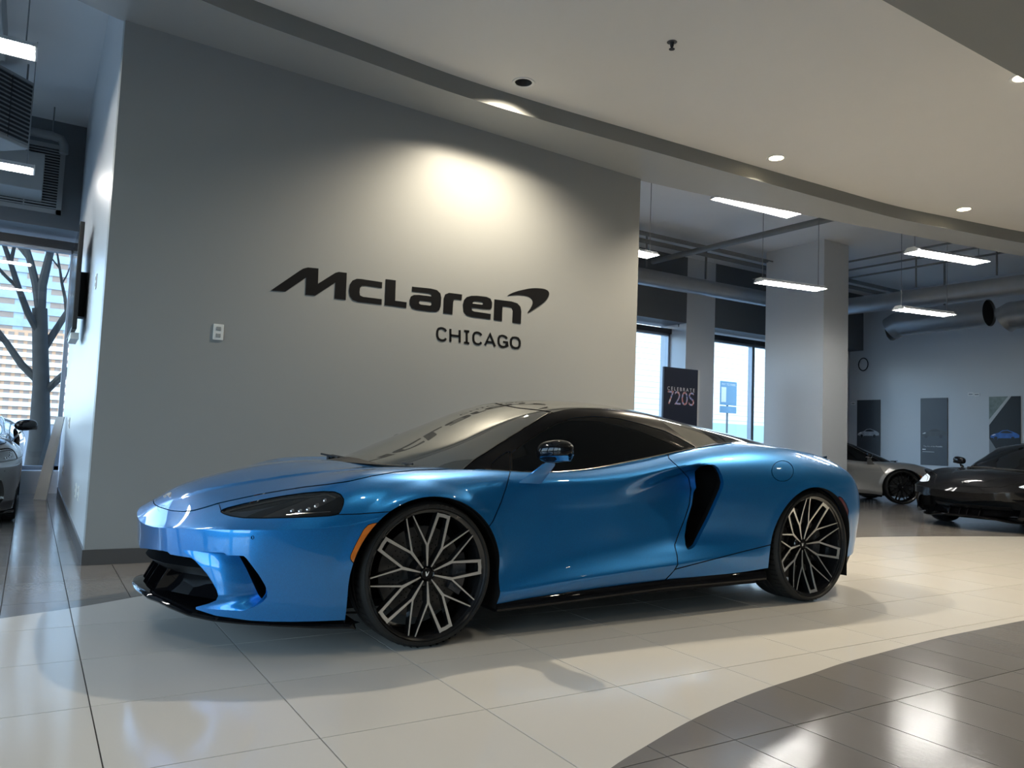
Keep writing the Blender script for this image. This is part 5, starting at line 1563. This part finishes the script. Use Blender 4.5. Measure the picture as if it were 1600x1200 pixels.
for k, (y_, ) in enumerate(((6.2,), (4.4,), (2.9,))):
    MB().box((-.012, y_ - .012, 4.262), (.012, y_ + .012, 5.0)).build('hanger_strap', [M_PIPE], hg)
tag(hg, 'thin straps holding the long duct behind the column', 'bracket')
hg = empty('hanging_bracket', (0, 6.9, 0))
for x_ in (6.6, 8.2, 9.8): MB().box((x_ - .015, -.015, 4.36), (x_ + .015, .015, 5.0)).build('hanger_strap', [M_PIPE], hg)
tag(hg, 'thin straps holding the duct above the back windows', 'bracket')
for k in range(6):
    y_ = 6.2 + .13 * k; z_ = 4.78 + .02 * (k % 3)
    tag(MB().tube([(3.7, y_, z_), (16.2, y_, z_)], .014 + .006 * (k % 2), 6).build('ceiling_conduit', [M_PIPE]), 'thin grey conduit running along the high ceiling over the back windows', 'pipe', 'parallel conduits on the high ceiling')
pp = MB().tube([(8.72, 7.3, 4.62), (8.80, 4.0, 4.62), (8.86, 2.0, 4.62)], .055, 12)
tag(pp.build('sprinkler_pipe', [M_PIPE]), 'thick grey pipe crossing under the high ceiling beside the column', 'pipe')
for x_, y_, lb in ((12.4, 4.6, 'near'), (14.2, 4.6, 'far')):
    pass
for k in range(3):
    tag(MB().tube([(11.9 + .5 * k, 7.5, 4.75 - .04 * k), (12.1 + .5 * k, 0.5, 4.75 - .04 * k)], .02, 6).build('ceiling_pipe', [M_PIPE]), 'thin pipe on the high ceiling between the column and the poster wall', 'pipe', 'pipes right of the column')
# sprinkler head in the near ceiling
q_ = onz(1050, 66, ZC)
sp = empty('ceiling_sprinkler', (q_[0], q_[1], ZC))
MB().lathe([(.0, -.002), (.034, -.002), (.038, 0)], 20, axis='z').build('escutcheon', [M_DISC], sp)
MB().lathe([(.0, -.050), (.006, -.050), (.010, -.035), (.014, -.03), (.014, -.008), (.018, -.002)], 12, axis='z').lathe([(.0, -.056), (.022, -.055), (.022, -.052), (0, -.051)], 12, axis='z').build('sprinkler_body', [M_SATIN], sp)
tag(sp, 'small dark sprinkler head in the white ceiling', 'sprinkler')
q_ = ony(1061, 507, 7.95)
sp2 = MB().lathe([(.0, -.05), (.02, -.05), (.012, -.02), (.03, 0)], 10, axis='z'); sp2 = sp2.build('ceiling_sprinkler', [M_SATIN]); sp2.location = (q_[0], 7.95, 3.575)
tag(sp2, 'small sprinkler head above the back window reveal', 'sprinkler')
# heater unit hanging at the left and the wall grille behind
hv = empty('hanging_heater', (-2.47, 6.0, 4.42), PI / 4)
MB().bbox((-.45, -.45, -.40), (.45, .45, .38), .01).build('heater_case', [M_GREYPAINT], hv)
for k in range(3):
    MB().box((-.42 + .29 * k, -.468, -.36), (-.16 + .29 * k, -.452, .34)).build('louvre_panel', [M_PIPE], hv)
for k in range(14): MB().box((-.41, -.476, -.34 + .049 * k), (.41, -.466, -.315 + .049 * k)).build('louvre', [M_SATIN], hv)
for x_, y_ in ((-.4, -.4), (.4, -.4), (-.4, .4), (.4, .4)): MB().tube([(x_, y_, .37), (x_, y_, .58)], .01, 6).build('hanger_rod', [M_PIPE], hv)
tag(hv, 'grey box heater with louvred side hanging from the high ceiling', 'heater')
gr = empty('wall_grille', (-1.93, 7.72, 4.2))
MB().box((-1.2, -.03, -.47), (-1.14, 0, .47)).box((.42, -.03, -.47), (.48, 0, .47)).box((-1.2, -.03, -.47), (.48, 0, -.41)).box((-1.2, -.03, .41), (.48, 0, .47)).build('grille_frame', [M_GREYPAINT], gr)
for k in range(22): MB().box((-1.14, -.022, -.40 + .037 * k), (.42, -.004, -.383 + .037 * k)).build('grille_slat', [M_GREYPAINT], gr)
MB().box((-1.14, -.003, -.41), (.42, 0, .41)).build('grille_back', [M_DARK], gr)
for x_ in (-.36, .05): MB().box((x_ - .008, -.026, -.41), (x_ + .008, -.02, .41)).build('grille_bar', [M_GREYPAINT], gr)
tag(gr, 'wide dark slatted air grille above the window with the bare tree', 'grille')
bx = MB().bbox((-2.5, 7.1, 3.86), (-1.68, 7.69, 4.34), .01)
tag(bx.build('duct_box', [M_GREYPAINT]), 'plain grey duct box in front of the slatted grille', 'duct')
lp = MB().tube([(-3.2, 7.2, 4.62), (-1.62, 7.2, 4.62), (-1.52, 7.2, 4.60), (-1.48, 7.2, 4.52), (-1.48, 7.2, 4.42)], .055, 10)
lp.tube([(-1.62, 7.2, 4.62), (-1.62, 7.2, 5.0)], .01, 6)
tag(lp.build('bent_pipe', [M_PIPE]), 'grey pipe with a downward elbow over the slatted grille', 'pipe')
dp = MB().tube([(-3.0, 3.2, 4.75), (-2.05, 3.2, 4.75)], .06, 10); tag(dp.build('capped_pipe', [M_PIPE]), 'capped dark pipe end under the high ceiling by the side wall', 'pipe')
du = MB().bbox((-2.35, 3.4, 4.65), (-2.08, 5.2, 4.98), .01); tag(du.build('square_duct', [M_GREYPAINT]), 'long square duct under the high ceiling beside the box heater', 'duct')

# ------------------------------------------------------------------ outdoors
M_PAVE = mat('pavement', (.45, .45, .44), rough=.8, noise=.15, nscale=1.5)
M_ROAD = mat('asphalt', (.20, .20, .21), rough=.8, noise=.2, nscale=2)
M_BARK = mat('bark', (.05, .047, .045), rough=.9, noise=.35, nscale=8, bump=.4, bscale=20)
M_SLAB = mat('white_concrete', (.75, .73, .70), rough=.7, noise=.1, nscale=.3)
M_ORANGE = mat('orange_panel', (.62, .36, .22), rough=.7, noise=.2, nscale=.4)
M_WINB = mat('brown_window', (.30, .22, .18), rough=.4, noise=.2, nscale=.4)
M_BLUEB = mat('blue_grey_facade', (.34, .42, .52), rough=.5, noise=.3, nscale=.25)
M_SIDING = mat('white_siding', (.80, .81, .80), rough=.6, noise=.05, nscale=.5)
M_GREEN = mat('pale_green_band', (.38, .55, .50), rough=.5, noise=.1, nscale=.5)
gnd = MB().box((-40, 8.5, -.3), (60, 16, -.12)); o = gnd.build('ground_pavement', [M_PAVE]); tag(o, 'pale pavement outside the windows', 'pavement', kind='structure')
gnd = MB().box((-150, 16, -.4), (250, 420, -.2)); o = gnd.build('ground_road', [M_ROAD]); tag(o, 'grey street beyond the pavement', 'road', kind='structure')
gnd = MB().box((-60, -60, -.4), (-7.2, 8.5, -.2)); o = gnd.build('ground_street_left', [M_PAVE]); tag(o, 'street outside the glazed side', 'road', kind='structure')
gnd = MB().box((-7.2, -60, -.4), (60, -8.2, -.2)); o = gnd.build('ground_street_rear', [M_PAVE]); tag(o, 'street outside the rear windows', 'road', kind='structure')
def building(name, x0, x1, y, h, fl, nb, m_band, m_panel, label, base=0.0):
    e = empty(name, ((x0 + x1) / 2, y, base)); w_ = x1 - x0
    MB().box((-w_ / 2, .4, 0), (w_ / 2, 20, h)).build('facade_core', [m_panel], e)
    n = int(h / fl); bw_ = w_ / nb
    slab = MB().box((-w_ / 2, -.2, -.28 * fl), (w_ / 2, .4, .28 * fl)).mesh('floor_band', [m_band])
    pane = MB().box((-bw_ * .30, .25, -.2 * fl), (bw_ * .30, .39, .2 * fl)).mesh('window', [M_WINB])
    for k in range(n):
        o = link('floor_band', slab, e); o.location = (0, 0, (k + .3) * fl)
        for b in range(nb):
            o = link('window', pane, e); o.location = (-w_ / 2 + (b + .5) * bw_, 0, (k + .8) * fl)
    tag(e, label, 'building'); return e
building('apartment_block', -16, 12, 250, 26, 2.3, 12, M_SLAB, M_ORANGE, 'far white banded block with orange panels behind the bare tree')
tw = building('office_tower', -40, 40, 330, 120, 5.0, 10, M_BLUEB, M_BLUEB, 'tall blue grey tower rising behind the banded block')
sd_ = empty('sided_building', (24, 26, 0))
MB().box((-17, 0, 0), (30, 8, 9)).build('building_body', [M_SIDING], sd_)
for k in range(22): MB().box((-17, -.06, 2.5 + .29 * k), (30, 0, 2.72 + .29 * k)).build('siding_board', [M_SIDING], sd_)
MB().box((-17, -.12, 1.4), (30, 0, 2.3)).build('green_band', [M_GREEN], sd_)
MB().box((-17, -.10, .0), (30, 0, 1.2)).build('lower_wall', [M_SIDING], sd_)
tag(sd_, 'white sided building with a pale green band across the street', 'building')
# bare street tree
tr_ = empty('street_tree', (-1.42, 12.0, -.12))
trunk = MB(); rt = random.Random(5)
tk = [(0, 0, 0), (-.02, 0, .8), (-.06, 0, 1.7), (-.13, 0, 2.5), (-.18, 0, 3.1)]
trunk.tube(tk, [.24, .17, .135, .125, .12], 12).build('trunk', [M_BARK], tr_)
def branch(p, d, L, r, lev):
    pts = [Vector(p)]; d = Vector(d).normalized()
    for k in range(5):
        d = (d + Vector((rt.uniform(-.16, .16), rt.uniform(-.16, .16), rt.uniform(-.04, .14)))).normalized()
        pts.append(pts[-1] + d * L / 5)
    MB().tube(pts, [r * (1 - .13 * k) for k in range(6)], 7 if lev < 2 else 5).build('branch', [M_BARK], tr_)
    if lev < 3:
        for k in range(3 if lev < 2 else 2):
            q_ = pts[2 + k] if k < 4 else pts[-1]
            a = rt.uniform(0, 2 * PI); nd = (d * 1.0 + Vector((math.cos(a), math.sin(a), rt.uniform(-.1, .5))) * .75).normalized()
            branch(q_, nd, L * .62, r * .48, lev + 1)
for (h_, d, L, r) in ((1.75, (-.8, .1, .65), 2.3, .075), (1.55, (.75, -.1, .8), 2.1, .07), (2.3, (.45, .2, .9), 2.2, .07), (2.6, (-.5, -.2, .95), 2.3, .07), (3.0, (.15, .1, 1), 2.6, .09), (3.05, (-.25, .2, 1), 2.4, .08)):
    t = h_ / 3.1; branch((-.18 * t * t, 0, h_), d, L, r, 0)
tag(tr_, 'bare street tree in front of the banded block outside', 'tree')
# street sign
ps = empty('parking_sign', (15.0, 11.0, -.12))
MB().tube([(0, .03, 0), (0, .03, 2.95)], .03, 8).build('sign_post', [M_PIPE], ps)
M_SIGNB = mat('blue_sign_print', (.16, .34, .50), rough=.4, noise=.1, nscale=4)
MB().bbox((-.33, -.01, 2.28), (.33, .01, 2.95), .004).build('sign_plate', [M_SIGNB], ps)
MB().bbox((-.33, -.01, 2.06), (.33, .01, 2.25), .004).build('lower_plate', [M_SIGNB], ps)
MB().box((-.29, -.013, 2.36), (-.10, -.010, 2.78)).build('white_panel', [M_WHITE], ps)
text_mesh('PAY TO PARK', .56, [M_WHITE], ps, (0, -.012, 2.83), 'sign_text')
tag(ps, 'blue parking sign on a post outside the back window', 'sign')

# ------------------------------------------------------------------ cars
blue = make_car('sports_car')
tag(blue, 'glossy bright blue low sports car with black and silver spoked wheels', 'car', 'sports cars in the showroom')
M_SILV = paint('silver_grey_paint', (.42, .42, .41), flake=.15, metal=.6, rough=.28)
M_BLKP = paint('black_paint', (.003, .003, .0035), flake=.2, metal=0.0, rough=.4)
_b = M_BLKP.node_tree.nodes['Principled BSDF']; _b.inputs['Specular IOR Level'].default_value = .05; _b.inputs['Coat Weight'].default_value = .55
M_GREYP = paint('dark_grey_paint', (.065, .063, .06), flake=.2, metal=.6, rough=.3)
M_BRIGHTLAMP = mat('lit_headlamp', (.5, .55, .6), rough=.1, emis=(.75, .85, 1.0), estr=.5)
def clone(paint_m, loc, rz, label, extra=None):
    mm = {'blue_paint': paint_m}
    if extra: mm.update(extra)
    c = copy_tree(blue, None, mm)
    c.location = loc; c.rotation_euler = (0, 0, rz)
    tag(c, label, 'car', 'sports cars in the showroom')
    return c
darkrim = {'machined_alloy': M_RIM, 'windscreen_glass': M_GLASS}
hd = math.atan2(-.6, .8)                      # nose heading of the silver car
def place(nose_dir, wheel_xy, side):
    """car location so that its front wheel (side +1: local -y side) stands at wheel_xy"""
    a = math.atan2(nose_dir[1], nose_dir[0]) - PI
    off = Vector((FX, -.93 * side, 0)); off.rotate(Matrix.Rotation(a, 3, 'Z').to_euler())
    return (wheel_xy[0] - off.x, wheel_xy[1] - off.y, 0), a
loc, a = place((.80, -.60), (12.95, 4.62), -1)
clone(M_SILV, loc, a, 'silver grey sports car parked behind the column under the posters', darkrim)
clone(M_BLKP, (10.25, 1.50, 0), 0.0, 'shiny black sports car with lit headlamps and its nose toward the blue car', {**darkrim, 'lamp_lens': M_BRIGHTLAMP})
clone(M_GREYP, (-2.60, 4.72, 0), PI / 2, 'dark grey sports car parked by the window with the bare tree', darkrim)
